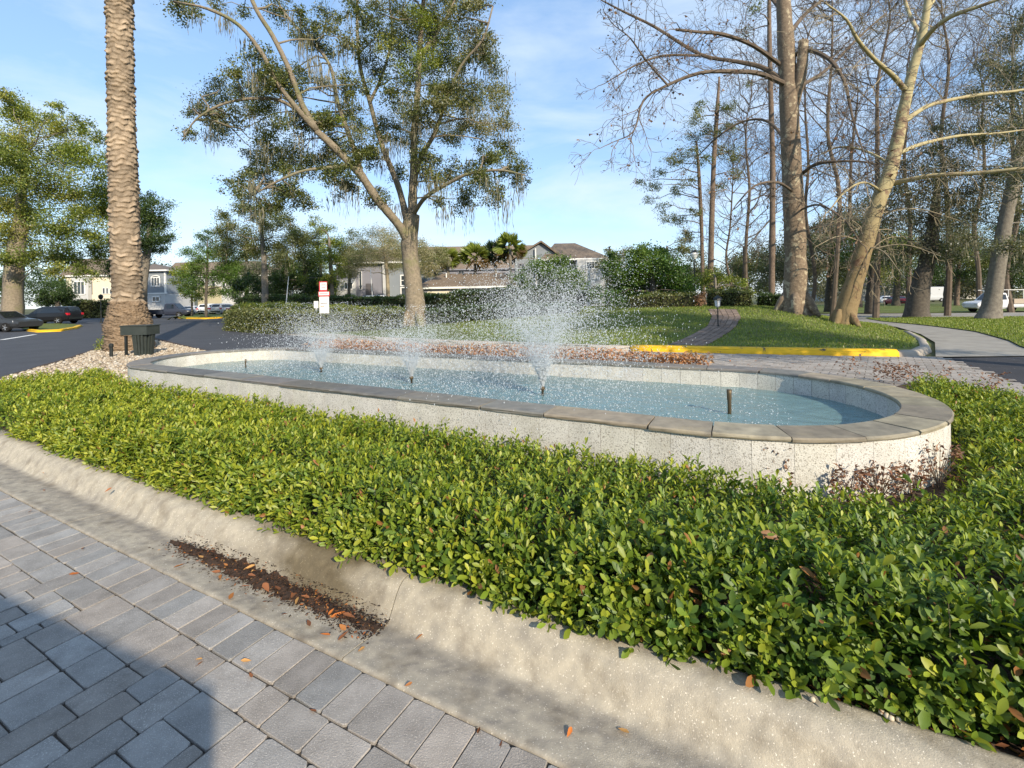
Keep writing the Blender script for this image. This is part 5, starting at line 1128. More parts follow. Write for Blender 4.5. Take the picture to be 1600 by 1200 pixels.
# --- sabal palms in front of the long roof
def sabal(px, py, D, r, label, dark, seed):
    rg = np.random.default_rng(seed); c = at(px, py, D); b = Vector((c.x, c.y, 0)); root = thing('cabbage_palm', label, 'palm', b, group='cabbage palms in front of the long roof')
    t = MB(); t.tube([b, (b + c) / 2, c], [.2, .17, .18], 8); t.build('trunk', M['bark_grey'], root, world=True); R_ = r * D / F; P = []; Dd = []; S = []; T = []
    for k in range(26):
        e = rg.uniform(-.7, 1.35); a = rg.uniform(0, 6.28); d = np.array([math.cos(a) * math.cos(e), math.sin(a) * math.cos(e), math.sin(e)]); h = np.array(c) + d * R_ * .45; s = np.cross(d, rg.normal(0, 1, 3)); s /= np.linalg.norm(s); q = rg.uniform(.7, 1.3); old = e < -.35
        for f in np.linspace(-1.1, 1.1, 13): P.append(h); Dd.append(d * math.cos(f) + s * math.sin(f) + [0, 0, -.18]); S.append(R_ * .72); T.append(np.array((.22, .15, .07) if old else ((.035, .06, .018) if dark else (.20, .24, .045))) * q)
    leaf_mesh('crown', np.array(P), np.array(Dd), rg.normal(0, 1, (len(P), 3)), S, np.array(S) * .22, M['leaf'], root, np.array(T), root.location, detail=0)
sabal(742, 402, 58, 24, 'yellow-green cabbage palm, middle of the group before the long roof', False, 711); sabal(797, 388, 57, 25, 'tallest cabbage palm at the right of the group', False, 712)
sabal(774, 398, 59, 24, 'dark cabbage palm close beside the tallest one', True, 713); sabal(700, 406, 58, 20, 'small cabbage palm, leftmost before the long roof', False, 714)

# --- more trees filling the ground between the hedges and the houses
for i, (px, D, w, cl_, pal, lf, lab) in enumerate([
  (448, 56, 6, [(440, 400, 22), (460, 380, 24), (425, 425, 20), (470, 420, 22), (445, 445, 18), (410, 445, 18), (480, 445, 16), (400, 425, 18), (430, 460, 16), (465, 460, 16)], 'grey', .22, 'grey-green mossy tree behind the open olive-green tree'),
  (545, 52, 5, [(548, 388, 20), (562, 372, 18), (540, 410, 18), (556, 405, 18), (532, 395, 16), (570, 392, 16), (548, 428, 10)], 'olive', .17, 'olive tree overhanging the left end of the grey house'),
  (640, 52, 5, [(622, 392, 20), (600, 376, 20), (612, 416, 12), (585, 402, 18), (660, 402, 20), (676, 396, 18), (668, 420, 16), (690, 408, 14), (652, 385, 14)], 'pale', .16, 'pale feathery tree directly behind the oak trunk'),
  (385, 58, 6, [(370, 408, 20), (392, 396, 20), (380, 432, 20), (400, 452, 16), (360, 446, 16), (345, 425, 14), (390, 466, 12), (368, 464, 12)], 'magnolia', .22, 'dense green tree between the young tree and the hedges'),
  (500, 58, 6, [(498, 418, 18), (512, 446, 14), (488, 440, 16), (500, 398, 18), (520, 460, 10), (486, 460, 12)], 'yellow', .2, 'yellowish tree standing against the grey house corner')]):
    leafy('shade_tree', lab, (px, 482), D, [(px, 465), (px + 1, 440), (px + 1, 415), (px, 395)], [w * 1.1, w, w * .9, w * .7, w * .5], cl_, pal, lf, 5.0, 'bark_grey', 740 + i, 2.2, moss_n=1 if pal == 'grey' else 0, group='trees between the hedges and the houses', sub=10, tight=.32)

# --- clipped hedges
def hedge(label, line, width, pal, seed, leaf=.10, dens=1.0, group='clipped hedges on the mound'):
    rg = np.random.default_rng(seed); pts = [];
    for px, yt, D in line:
        t = at(px, yt, D); z = GZ(t.x, t.y); pts.append((Vector((t.x, t.y, z)), max(.35, t.z - z)))
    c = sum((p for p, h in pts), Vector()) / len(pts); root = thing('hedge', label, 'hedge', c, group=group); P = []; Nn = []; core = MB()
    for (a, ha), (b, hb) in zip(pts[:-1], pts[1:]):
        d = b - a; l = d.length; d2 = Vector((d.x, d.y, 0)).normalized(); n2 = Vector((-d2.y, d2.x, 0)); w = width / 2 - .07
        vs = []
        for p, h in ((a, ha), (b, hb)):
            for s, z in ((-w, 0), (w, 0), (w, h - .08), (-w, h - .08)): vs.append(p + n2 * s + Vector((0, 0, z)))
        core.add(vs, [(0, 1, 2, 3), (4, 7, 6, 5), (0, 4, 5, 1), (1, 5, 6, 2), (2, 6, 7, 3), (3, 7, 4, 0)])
        n = int(l * (width + (ha + hb)) * 420 * dens * (.1 / leaf) ** 2)
        t = rg.uniform(-.04, 1.04, n); hh = ha + (hb - ha) * t; per = rg.uniform(0, 1, n) * (width + 2 * hh); hh = hh * (1 + .07 * np.sin(t * l * 2.1 + seed) + .05 * np.sin(t * l * 5.3))
        s = np.where(per < hh, -width / 2, np.where(per < hh + width, per - hh - width / 2, width / 2)); z = np.where(per < hh, per, np.where(per < hh + width, hh, per - hh - width))
        s = s + rg.normal(0, .05, n); z = z + rg.normal(0, .05, n)
        q = np.array(a)[None] + t[:, None] * np.array(d)[None] + s[:, None] * np.array(n2)[None]; q[:, 2] += np.maximum(z, .02); P.append(q)
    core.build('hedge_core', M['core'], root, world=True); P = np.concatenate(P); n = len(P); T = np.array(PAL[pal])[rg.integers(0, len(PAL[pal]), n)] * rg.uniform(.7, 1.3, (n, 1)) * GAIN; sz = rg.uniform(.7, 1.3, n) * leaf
    leaf_mesh('foliage', P, rg.normal(0, 1, (n, 3)), rg.normal(0, .8, (n, 3)) + [0, 0, .6], sz, sz * .6, M['leaf'], root, T, c, detail=0); return root
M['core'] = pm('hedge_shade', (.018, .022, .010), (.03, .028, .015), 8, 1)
hedge('front clipped hedge nearest the far kerb, left of the oak', [(368, 486, 30), (400, 485, 28), (440, 488, 26), (500, 490, 25), (560, 488, 24.5), (632, 487, 24.5)], 1.3, 'olive', 801)
hedge('second clipped hedge, just behind the front one', [(375, 477, 36), (430, 477, 33), (500, 478, 31), (560, 481, 30), (625, 482, 29)], 1.2, 'bright', 802)
hedge('dark back hedge below the grey house, third from the kerb', [(380, 466, 44), (450, 464, 42), (520, 464, 40), (600, 466, 40), (690, 462, 40)], 1.4, 'dark', 803, leaf=.13)
hedge('dark green hedge right of the oak trunk, behind the sprays', [(664, 486, 25.5), (720, 482, 25), (780, 478, 25), (840, 478, 25), (900, 482, 25.5)], 1.3, 'dark', 804)
hedge('upper hedge right of the oak trunk below the low roof', [(660, 463, 34), (720, 458, 33), (790, 452, 32), (840, 450, 32), (910, 460, 32)], 1.8, 'dark', 805, leaf=.12)
hedge('short square hedge beside the brick footpath', [(1106, 456, 27), (1140, 455, 26.5), (1174, 456, 26)], 1.1, 'olive', 806)
hedge('dark square hedge left of the thick sycamore trunk', [(1188, 461, 28), (1228, 460, 27)], 1.1, 'dark', 807)
hedge('low hedge below the white house at the far left', [(112, 471, 66), (172, 471, 66)], 1.4, 'olive', 808, leaf=.2, group=None)
hedge('low shrubs at the foot of the large rounded bush', [(985, 464, 26.5), (1030, 460, 26.2), (1090, 460, 26.5)], .9, 'olive', 809, leaf=.11, dens=.5, group=None)
rg = np.random.default_rng(55); p = at(1096, 468, 25.8); p.z = GZ(p.x, p.y); rt_ = thing('withered_shrub', 'orange-brown withered shrub at the right end of the low shrubs', 'shrub', p)
foliage('dead_leaves', [(p + Vector((0, 0, .3)), .3), (p + Vector((.05, 0, .65)), .25)], rt_, rg, .1, 5, 'russet', mat='dry_leaf')
# --- saplings' white stakes
for px, y0, y1, D, lab in ((447, 466, 432, 40, 'thin pale stem slanting up in front of the dark tree'), (582, 455, 420, 44, 'thin pale pole in front of the grey house')):
    a = at(px, y0 + 10, D); b = at(px + (4 if px < 500 else -3), y1, D); r_ = MB(); r_.tube([a, (a + b) / 2, b], [.045, .04, .03], 6); tag(r_.build('sapling_trunk', M['white']), lab, 'sapling')
# ------------------------------------------------------------------ small furniture
p = gp(225, 557, .10); sc_ = p.y / F
bin_ = thing('trash_can', 'dark green slatted trash can with a square hooded top beside the palm', 'trash can', p)
b = MB(); n = 18
for i in range(n):
    a = i / n * 2 * math.pi; r0, r1 = .20, .255
    b.tube([(math.cos(a) * r0, math.sin(a) * r0, .02), (math.cos(a) * r1, math.sin(a) * r1, .68)], .036, 4)
b.lathe([(.17, .03), (.215, .66)], 18); b.lathe([(.21, .0), (.22, .03)], 18)
M['bin'] = pm('dark_green_plastic', (.030, .038, .034), (.045, .052, .047), 6, .5, tint=True)
b.build('slatted_body', M['bin'], bin_)
h = MB(); h.box((-.10, 0, .82), (.80, .54, .27)); h.box((-.10, 0, .965), (.84, .58, .03)); h.build('hood', M['bin'], bin_)
q = MB(); q.box((-.40, -.18, .33), (.06, .06, .66)); q.build('post', M['black'], bin_)
q = MB(); q.box((-.40, .18, .33), (.06, .06, .66)); q.build('post', M['black'], bin_)
p = gp(174, 560, .11); bo = thing('bollard_light', 'short dark round path light standing in the gravel left of the trash can', 'path light', p)
q = MB(); q.lathe([(.045, 0), (.045, .33), (.05, .34)], 12); q.build('post', M['black'], bo)
q = MB(); q.lathe([(.055, .34), (.06, .36), (.06, .42), (.03, .45)], 12); q.build('cap', M['black'], bo)

def lamp_post(px, ybase, ytop, D, label, globe_r, lit_mat, ground=None, pole=.05):
    b_ = at(px, ybase, D); b_.z = GZ(b_.x, b_.y) if ground is None else ground; top = at(px, ytop, D); H_ = top.z - b_.z
    r_ = thing('lamp_post', label, 'lamp post', b_); q = MB(); q.lathe([(.12, 0), (.12, .12), (pole, .2), (pole * .8, H_ - globe_r * 2.2)], 10); q.build('pole', M['black'], r_)
    q = MB(); g_ = globe_r; z0 = H_ - 2.2 * g_; q.lathe([(g_ * .45, z0), (g_ * .75, z0 + .5 * g_), (g_ * .95, z0 + 1.2 * g_), (g_ * .75, z0 + 1.7 * g_)], 12); q.build('globe', lit_mat, r_)
    q = MB(); q.lathe([(g_ * .95, z0 + 1.65 * g_), (g_ * .6, z0 + 1.95 * g_), (g_ * .1, z0 + 2.3 * g_)], 12); q.build('cap', M['black'], r_); return r_
lamp_post(158, 501, 460, 46, 'small black lamp post in the parking lot beside the palm', .22, M['black'])
lamp_post(1086, 470, 391, 40, 'white lantern on a dark post above the large rounded bush', .34, M['lamp'], pole=.06)
p = wz(1122, 511); gl_ = thing('garden_lamp', 'small dark garden lamp with a pale lantern at the edge of the brick footpath', 'garden lamp', p)
H_ = at(1123, 461, p.y).z - p.z; q = MB(); q.lathe([(.05, 0), (.05, .05), (.025, .07), (.025, H_ * .62)], 8); q.build('post', M['black'], gl_)
q = MB(); q.lathe([(.05, H_ * .62), (.10, H_ * .66), (.13, H_ * .84)], 6); q.build('lantern_glass', M['lamp'], gl_)
q = MB(); q.lathe([(.19, H_ * .845), (.17, H_ * .90), (.03, H_ * .99)], 6); q.build('lantern_roof', M['black'], gl_)
q = MB()
for k in range(6):
    a = k * math.pi / 3; q.tube([(math.cos(a) * .10, math.sin(a) * .10, H_ * .655), (math.cos(a) * .135, math.sin(a) * .135, H_ * .85)], .01, 4)
q.build('lantern_cage', M['black'], gl_)

# red and white leasing sign
D = 24.3; c = at(505.5, 507, D); c.z = GZ(c.x, c.y); sg = thing('sign', 'stacked white sign panels with red bands in front of the clipped hedges', 'sign', c)
def spx(x0, y0, x1, y1, dy, t, mb):
    a, b_ = at(x0, y0, D), at(x1, y1, D); mb.box(((a.x + b_.x) / 2 - c.x, dy, (a.z + b_.z) / 2 - c.z), (b_.x - a.x, t, abs(a.z - b_.z)))
def part(rects, name, mat, dy=0, t=.03, parent=None):
    m_ = MB()
    for r in rects: spx(*r, dy, t, m_)
    return m_.build(name, mat, parent or sg)
M['sign_red'] = pm('sign_red', (.58, .05, .07), (.50, .05, .06), 3, .5); M['sign_grey'] = pm('sign_lettering', (.34, .30, .30), None, rough=.6); M['sign_orange'] = pm('sign_orange', (.65, .32, .22), None, rough=.6); M['sign_pink'] = pm('sign_pink', (.72, .42, .42), None, rough=.6)
part([(500, 489, 501.2, 512), (511.5, 489, 512.7, 512)], 'post', M['white'], .04, .04)
t_ = part([(498.6, 440.0, 511.2, 455.2)], 'top_panel', M['sign_red']); part([(500.4, 441.5, 510.8, 452.8)], 'panel_face', M['white'], -.02, .02, t_); part([(502, 444, 509.5, 446), (502.5, 448, 509, 450)], 'lettering', M['sign_pink'], -.033, .01, t_)
m__ = part([(497.5, 455.8, 515, 463)], 'middle_panel', M['sign_red']); part([(498.5, 456.2, 514.2, 461.2)], 'panel_face', M['white'], -.02, .02, m__); part([(500, 457.5, 512.5, 459.6)], 'lettering', M['sign_pink'], -.033, .01, m__)
w__ = part([(499, 463.6, 514.3, 489.5)], 'lower_panel', M['white']); part([(501, 473, 503, 475), (503.6, 472.8, 506, 475), (506.6, 473, 508.4, 475.2), (509, 472.8, 511.2, 475)], 'lettering', M['sign_grey'], -.02, .01, w__); part([(501, 477.8, 503.4, 479.6), (504, 477.6, 506.4, 479.6)], 'lettering', M['sign_orange'], -.02, .01, w__)
c2 = at(494, 490, 27.5); c2.z = GZ(c2.x, c2.y); s2 = thing('sign', 'small white notice board between two clipped hedges, left of the red and white sign', 'sign', c2)
D0 = 27.5; q = MB(); a, b_ = at(490.5, 470.5, D0), at(497.5, 481.5, D0); q.box(((a.x + b_.x) / 2 - c2.x, 0, (a.z + b_.z) / 2 - c2.z), (b_.x - a.x, .04, a.z - b_.z)); q.build('board', M['white'], s2)
q = MB(); q.box((0, .03, (b_.z - c2.z) / 2), (.05, .05, b_.z - c2.z)); q.build('post', M['white'], s2)

# ------------------------------------------------------------------ vehicles (x forward, origin on the ground)
def paint(name, col): return pm(name, col, None, rough=.38, spec=.4, coat=.25)
M['p_black'] = paint('black_car_paint', (.008, .008, .010)); M['p_dark'] = paint('charcoal_car_paint', (.03, .032, .036)); M['p_white'] = paint('white_car_paint', (.72, .73, .74)); M['p_red'] = paint('red_car_paint', (.30, .02, .04)); M['p_navy'] = paint('dark_blue_car_paint', (.03, .035, .055)); M['p_silver'] = paint('silver_car_paint', (.45, .46, .47)); M['p_tan'] = paint('tan_body_panel', (.38, .31, .24))
SHAPE = {
 'suv': dict(st=[(-2.35, .45, .95, .95, .82, .70), (-2.3, .34, 1.02, 1.15, .9, .72), (-2.05, .28, 1.05, 1.62, .93, .70), (-1.2, .24, 1.04, 1.70, .94, .74), (.1, .24, 1.02, 1.68, .94, .74), (.55, .24, 1.01, 1.58, .94, .72), (1.25, .24, .99, 1.02, .93, .84), (1.95, .26, .92, .94, .90, .82), (2.3, .34, .80, .82, .82, .72), (2.38, .42, .68, .70, .74, .62)], gh=(2, 5, 6), wh=(-1.45, 1.42), wr=.36),
 'sedan': dict(st=[(-2.3, .42, .88, .90, .80, .70), (-2.2, .30, .95, .98, .88, .78), (-1.65, .24, .97, 1.02, .90, .78), (-.95, .22, .95, 1.40, .91, .64), (.25, .22, .93, 1.42, .91, .65), (1.05, .22, .90, .94, .90, .80), (1.9, .24, .80, .84, .88, .78), (2.3, .34, .68, .70, .78, .66)], gh=(3, 4, 5), wh=(-1.4, 1.4), wr=.33),
 'van': dict(st=[(-2.9, .5, 1.2, 2.75, .98, .90), (-2.85, .32, 1.2, 2.85, 1.0, .92), (-.5, .28, 1.2, 2.9, 1.0, .93), (1.3, .28, 1.2, 2.85, 1.0, .92), (1.75, .28, 1.2, 2.6, 1.0, .88), (2.35, .3, 1.15, 1.3, .98, .85), (2.85, .34, .95, 1.0, .92, .8), (2.95, .45, .7, .72, .82, .7)], gh=(3, 4, 5), wh=(-1.7, 1.9), wr=.36),
 'truck': dict(st=[(.05, .42, 1.12, 1.14, .93, .80), (.1, .36, 1.12, 1.75, .94, .72), (.3, .34, 1.12, 1.84, .95, .74), (1.1, .34, 1.10, 1.84, .95, .74), (1.75, .34, 1.08, 1.12, .95, .84), (2.6, .36, 1.02, 1.05, .94, .84), (2.85, .44, .9, .92, .88, .76), (2.9, .5, .75, .77, .84, .72)], gh=(2, 3, 4), wh=(-1.6, 1.9), wr=.40),
}
def vehicle(name, kind, mat, label, cat, loc, rz, group=None, bed=None):
    S = SHAPE[kind]; st = S['st']; root = thing(name, label, cat, loc, rz, group); b = MB(); vs = []; fs = []
    def ring(s):
        x, zb, zm, zt, wb_, wt = s; half = [(wb_ * .84, zb), (wb_ * .97, zb + .16), (wb_, zb + (zm - zb) * .62), (wb_ * .97, zm), (wt, max(zt - .05, zm + .002)), (wt * .86, zt)]
        return [(x, -y, z) for y, z in half] + [(x, y, z) for y, z in half[::-1]]
    for s in st: vs += ring(s)
    k = 12
    for i in range(len(st) - 1):
        for j in range(k): fs.append((i * k + j, i * k + (j + 1) % k, (i + 1) * k + (j + 1) % k, (i + 1) * k + j)[::-1])
    fs += [list(range(k)), list(range((len(st) - 1) * k, len(st) * k))[::-1]]; b.add(vs, fs)
    if bed:
        wb_ = .95
        b.box((-1.45, -.90, .80), (2.9, .10, .52)); b.box((-1.45, .90, .80), (2.9, .10, .52)); b.box((-2.86, 0, .80), (.08, 1.7, .52)); b.box((-1.45, 0, .52), (2.8, 1.7, .12)); b.box((-2.95, 0, .46), (.12, 1.8, .14))
    b.build('body', mat, root, smooth_=False)
    # dark greenhouse glass, a little proud of the body
    g0, g1, g2 = S['gh']; r0, r1, rF = st[g0], st[g1], st[g2]
    def side(i, j, lo, hi, sgn, a, b_):
        o = []
        for s, f in ((st[i], a), (st[j], b_)):
            pass
        return o
    for sgn in (-1, 1):
        m_ = MB(); pts = [st[i] for i in range(g0, g1 + 1)]; lowr = []; upr = []
        xs = [p[0] for p in pts]
        if kind == 'van': xs = [st[3][0] - .5, st[3][0], st[4][0]]
        for x in list(np.linspace(xs[0] + .06, xs[-1] + .22, 7)):
            zm = np.interp(x, [s[0] for s in st], [s[2] for s in st]); zt = np.interp(x, [s[0] for s in st], [s[3] for s in st]); wb_ = np.interp(x, [s[0] for s in st], [s[4] for s in st]); wt = np.interp(x, [s[0] for s in st], [s[5] for s in st])
            h = max(zt - .05 - zm, .02)
            for f, L_ in ((.10, lowr), (.86, upr)): L_.append((x, sgn * ((wb_ * .97) * (1 - f) + wt * f + .012), zm + h * f))
        q = len(lowr); m_.add(lowr + upr, [(i, i + 1, q + i + 1, q + i) if sgn < 0 else (i + 1, i, q + i, q + i + 1) for i in range(q - 1)]); m_.build('side_window', M['glass'], root)
    m_ = MB(); a, b_ = st[g1], st[g2]
    f0, f1 = .08, .92; o = []
    for f in (f0, f1):
        x = b_[0] + (a[0] - b_[0]) * f; z = b_[3] + (a[3] - b_[3]) * f + .02; w = (b_[5] + (a[5] - b_[5]) * f) * .80; o += [(x + .015, -w, z), (x + .015, w, z)]
    m_.add(o, [(0, 1, 3, 2)]); m_.build('windscreen', M['glass'], root)
    if kind in ('suv', 'sedan', 'truck'):
        m_ = MB(); a, b_ = st[g0], st[g0 - 1]; o = []
        for f in (.12, .85):
            x = b_[0] + (a[0] - b_[0]) * f - .02; z = b_[3] + (a[3] - b_[3]) * f + .01; w = (b_[5] + (a[5] - b_[5]) * f) * .8; o += [(x, -w, z), (x, w, z)]
        m_.add(o, [(1, 0, 2, 3)]); m_.build('rear_window', M['glass'], root)
    for x in S['wh']:
        for sgn in (-1, 1):
            m_ = MB(); r = S['wr']; y = sgn * (st[3][4] - .10); m_.lathe([(r * .62, -.11), (r * .93, -.115), (r, -.07), (r, .07), (r * .93, .115), (r * .62, .11)], 20, (x, y, r), 'y'); wo = m_.build('wheel', M['tyre'], root, smooth_=False)
            m_ = MB(); m_.lathe([(r * .64, -.06), (r * .64, .06)], 16, (x, y + sgn * .03, r), 'y')
            for k2 in range(5):
                a2 = k2 * 1.2566; m_.tube([(x, y + sgn * .10, r), (x + math.cos(a2) * r * .6, y + sgn * .115, r + math.sin(a2) * r * .6)], .035, 4)
            m_.build('rim', M['rim'], wo)
    xr, xf = st[1], st[-2]
    for sgn in (-1, 1):
        if bed: m_ = MB(); m_.box((-2.92, sgn * .88, .85), (.05, .12, .32))
        else: m_ = MB(); m_.box((xr[0] + .06, sgn * xr[4] * .86, xr[2] - .06), (.28, .24, .20))
        m_.build('tail_lamp', M['tail'], root)
        m_ = MB(); m_.box((xf[0] - .04, sgn * xf[4] * .78, xf[2] - .10), (.22, .34, .14)); m_.build('headlamp', M['lens'], root)
    m_ = MB(); m_.box((st[0][0] + .02, 0, .55), (.12, 1.5, .18)); m_.build('bumper', M['black'] if kind != 'van' else M['tyre'], root)
    return root
def vat(px, py, D): p = at(px, py, D); p.z = GZ(p.x, p.y); return p
vehicle('estate_car', 'suv', M['p_black'], 'black estate car parked side-on behind the yellow kerb tip at the left', 'car', vat(79, 500, 46), R(183))
vehicle('parked_car', 'sedan', M['p_dark'], 'dark car cut off by the left edge with a bright wheel', 'car', vat(6, 515, 33.5), R(-8))
vehicle('pickup_truck', 'truck', M['p_navy'], 'dark blue pickup parked across the far end of the drive right of the palm', 'pickup', vat(262, 485, 60), R(4), bed=True)
for i, (px, D, rz, m_, kd, lab) in enumerate([(300, 72, 100, 'p_white', 'sedan', 'white car parked directly right of the dark blue pickup'), (330, 74, 95, 'p_white', 'suv', 'white car behind the trunk of the young dark green tree'), (352, 73, 88, 'p_silver', 'suv', 'silver car beside the red one behind the young tree'), (376, 71, 92, 'p_red', 'sedan', 'red car just left of the clipped hedges')]):
    vehicle('parked_car', kd, M[m_], lab, 'car', vat(px, 480, D), R(rz), 'cars parked at the far end of the drive')
vehicle('parked_car', 'suv', M['p_white'], 'white car with dark windows showing over the hedge before the grey house', 'car', vat(579, 478, 50), R(172))
pk = vehicle('pickup_truck', 'truck', M['p_white'], 'white work pickup with a ladder rack and tan side boxes at the right edge', 'pickup', vat(1566, 488, 45), R(176), bed=True)
rk_ = MB()
for x in (.2, -1.4, -2.7):
    for y in (-.85, .85): rk_.tube([(x, y, 1.0), (x, y, 2.1)], .03, 5)
    rk_.tube([(x, -.88, 2.1), (x, .88, 2.1)], .03, 5)
for y in (-.85, .85): rk_.tube([(1.4, y, 2.1), (-2.9, y, 2.1)], .03, 5)
rk_.build('ladder_rack', M['white'], pk)
for y in (-.88, .88):
    q = MB(); q.box((-1.45, y * 1.02, 1.02), (2.7, .34, .42)); q.build('side_box', M['p_tan'], pk)
vehicle('parked_car', 'sedan', M['p_red'], 'dark red car on the street between the two dark oaks', 'car', vat(1400, 470, 74), R(75))
vehicle('parked_car', 'sedan', M['p_white'], 'white car left of the dark red one on the street', 'car', vat(1378, 470, 80), R(178)); vehicle('parked_van', 'van', M['p_silver'], 'silver van far behind the dark oak trunk beyond the street', 'van', vat(1450, 468, 92), R(178))
vehicle('parked_van', 'van', M['p_silver'], 'added tall silver van, unseen behind the camera, casting the shade on the near pavers', 'van', (-1.6, -2.49, 0), R(-21 + 180))  # added unseen van, placed to throw the shadow on the lower-left pavers

# ------------------------------------------------------------------ buildings
def siding(name, c1, c2): return pm(name, c1, c2, .6, .85, .25, 40)
M['grey_siding'] = siding('grey_siding', (.22, .22, .25), (.19, .19, .215)); M['blue_grey'] = siding('blue_grey_siding', (.23, .255, .28), (.20, .225, .25)); M['cream'] = siding('cream_stucco', (.66, .60, .46), (.60, .54, .41)); M['white_wall'] = siding('white_stucco', (.50, .50, .49), (.44, .44, .43)); M['pale_yellow'] = siding('pale_yellow_stucco', (.68, .58, .36), (.62, .53, .33))
M['roof'] = pm('brown_shingle', (.20, .155, .115), (.14, .108, .082), 3, .95, .8, 25, speck=(.26, .21, .16), sscale=6, slo=.55, shi=.7); M['roof2'] = pm('grey_brown_shingle', (.17, .14, .12), (.125, .105, .09), 3, .95, .8, 25); M['dark_door'] = siding('dark_door', (.10, .095, .10), (.085, .08, .085))
def X(px, D): return at(px, 470, D).x
def Z(py, px, D): return at(px, py, D).z
def wallbox(name, mat, root, px0, px1, ytop, D, depth, zb=-.05, ybot=None):
    m_ = MB(); x0, x1 = X(px0, D), X(px1, D); z1 = Z(ytop, (px0 + px1) / 2, D); z0 = zb if ybot is None else Z(ybot, (px0 + px1) / 2, D); m_.box(((x0 + x1) / 2, D + depth / 2, (z0 + z1) / 2), (x1 - x0, depth, z1 - z0)); return m_.build(name, M[mat], root, world=True)
def window(root, px0, px1, y0, y1, D, mull=1, frame='white', rows=1, arch=False):
    x0, x1 = X(px0, D), X(px1, D); c_ = (px0 + px1) / 2; z1, z0 = Z(y0, c_, D), Z(y1, c_, D); w = x1 - x0; h_ = z1 - z0; t = min(.14, w * .16); f = MB()
    for xx in np.linspace(x0, x1, mull + 2): f.box((xx, D - .05, (z0 + z1) / 2), (t if xx in (x0, x1) else t * .55, .12, h_ + t))
    for zz in np.linspace(z0, z1, rows + 1): f.box(((x0 + x1) / 2, D - .053, zz), (w + t, .12, t if zz in (z0, z1) else t * .6))
    if arch:
        for k in range(8):
            a0_, a1_ = math.pi * k / 8, math.pi * (k + 1) / 8; f.tube([((x0 + x1) / 2 + math.cos(a0_) * w / 2, D - .05, z1 + math.sin(a0_) * w * .22), ((x0 + x1) / 2 + math.cos(a1_) * w / 2, D - .05, z1 + math.sin(a1_) * w * .22)], t * .6, 5)
    fo_ = f.build('window', M[frame], root, world=True); g_ = MB(); g_.box(((x0 + x1) / 2, D - .01, (z0 + z1) / 2), (w, .06, h_))
    if arch: g_.prism([((x0 + x1) / 2 + math.cos(math.pi * k / 10) * w / 2, z1 + .001 + math.sin(math.pi * k / 10) * w * .22) for k in range(11)], 0, .05); n_a = 22; g_.v[-n_a:] = [(x, D - .04 + z, y) for x, y, z in g_.v[-n_a:]]
    pn = g_.build('pane', M['pane'], None); me = pn.data
    for v in me.vertices: v.co -= root.location
    pn.parent = fo_; return fo_
def hip(name, mat, root, px0, px1, yeave, rx0, rx1, yridge, D, depth, over=.4, trim='white'):
    x0, x1 = X(px0, D) - over, X(px1, D) + over; c_ = (px0 + px1) / 2; ze = Z(yeave, c_, D); Dr = D + depth / 2; zr = Z(yridge, (rx0 + rx1) / 2, Dr); a, b_ = X(rx0, Dr), X(rx1, Dr); m_ = MB(); y0, y1 = D - over, D + depth + over
    vs = [(x0, y0, ze), (x1, y0, ze), (x1, y1, ze), (x0, y1, ze), (a, Dr, zr), (b_, Dr, zr), (x0, y0, ze - .22), (x1, y0, ze - .22), (x1, y1, ze - .22), (x0, y1, ze - .22)]
    m_.add(vs, [(0, 1, 5, 4), (1, 2, 5), (2, 3, 4, 5), (3, 0, 4), (6, 9, 8, 7)]); m_.mi = 1; m_.add(vs[:4] + vs[6:], [(0, 4, 5, 1), (1, 5, 6, 2), (2, 6, 7, 3), (3, 7, 4, 0)]); return m_.build(name, [M[mat], M[trim]], root, world=True)
def house(label, px, D, name='house'): return thing(name, label, 'house', Vector((X(px, D), D, 0)))
D = 62; h = house('grey two-tone house with a white-framed window behind the hedges', 575, D)
wallbox('wall', 'white_wall', h, 526, 556, 436, D, 8); wallbox('wall', 'grey_siding', h, 556.3, 598, 408, D + .25, 8); wallbox('wall', 'grey_siding', h, 526, 556, 408, D + .05, 8, ybot=436.3)
wallbox('wall', 'white_wall', h, 598.4, 606, 412, D - .1, 8); wallbox('wall', 'blue_grey', h, 606.4, 664, 414, D + .6, 8)
window(h, 539, 552, 441, 452, D, 2); wallbox('door', 'dark_door', h, 572, 583, 443, D + .18, .2); window(h, 562, 566, 424, 452, D + .25, 0); window(h, 627, 654, 430, 446, D + .6, 2, rows=2); window(h, 627, 654, 449, 463, D + .6, 1)
hip('roof', 'roof2', h, 522, 668, 409, 550, 640, 390, D, 9)
D = 54; h = house('low garage with a broad brown hip roof and white fascia', 735, D, 'garage')
wallbox('wall', 'grey_siding', h, 660, 812, 447, D, 9); hip('roof', 'roof', h, 655, 815, 447.5, 692, 790, 427, D, 9)
g_ = wallbox('garage_door', 'cream', h, 668, 735, 455, D - .04, .1); wallbox('garage_door', 'cream', h, 745, 808, 455, D - .04, .1)
for px in (698, 776):
    q = MB(); q.lathe([(.07, 0), (.07, .5), (.12, .52), (.12, .62)], 8, (X(px, D + 3), D + 3, Z(434, px, D + 3) - .1)); q.build('roof_vent', M['white'], h, world=True)
D = 80; h = house('long two-storey building with a level brown roof behind the cabbage palms', 745, D, 'apartment_building')
wallbox('wall', 'grey_siding', h, 640, 838, 420, D, 10); hip('roof', 'roof', h, 636, 842, 420, 652, 836, 384.5, D, 10, trim='grey_siding')
window(h, 717, 726, 423, 430, D, 1, frame='grey_siding')
D = 64; h = house('tan-roofed house with a pointed gable and a white wing behind the sprays', 880, D)
wallbox('wall', 'blue_grey', h, 806, 902, 404, D, 9); wallbox('wall', 'white_wall', h, 903, 945, 404.5, D - 2.5, 9)
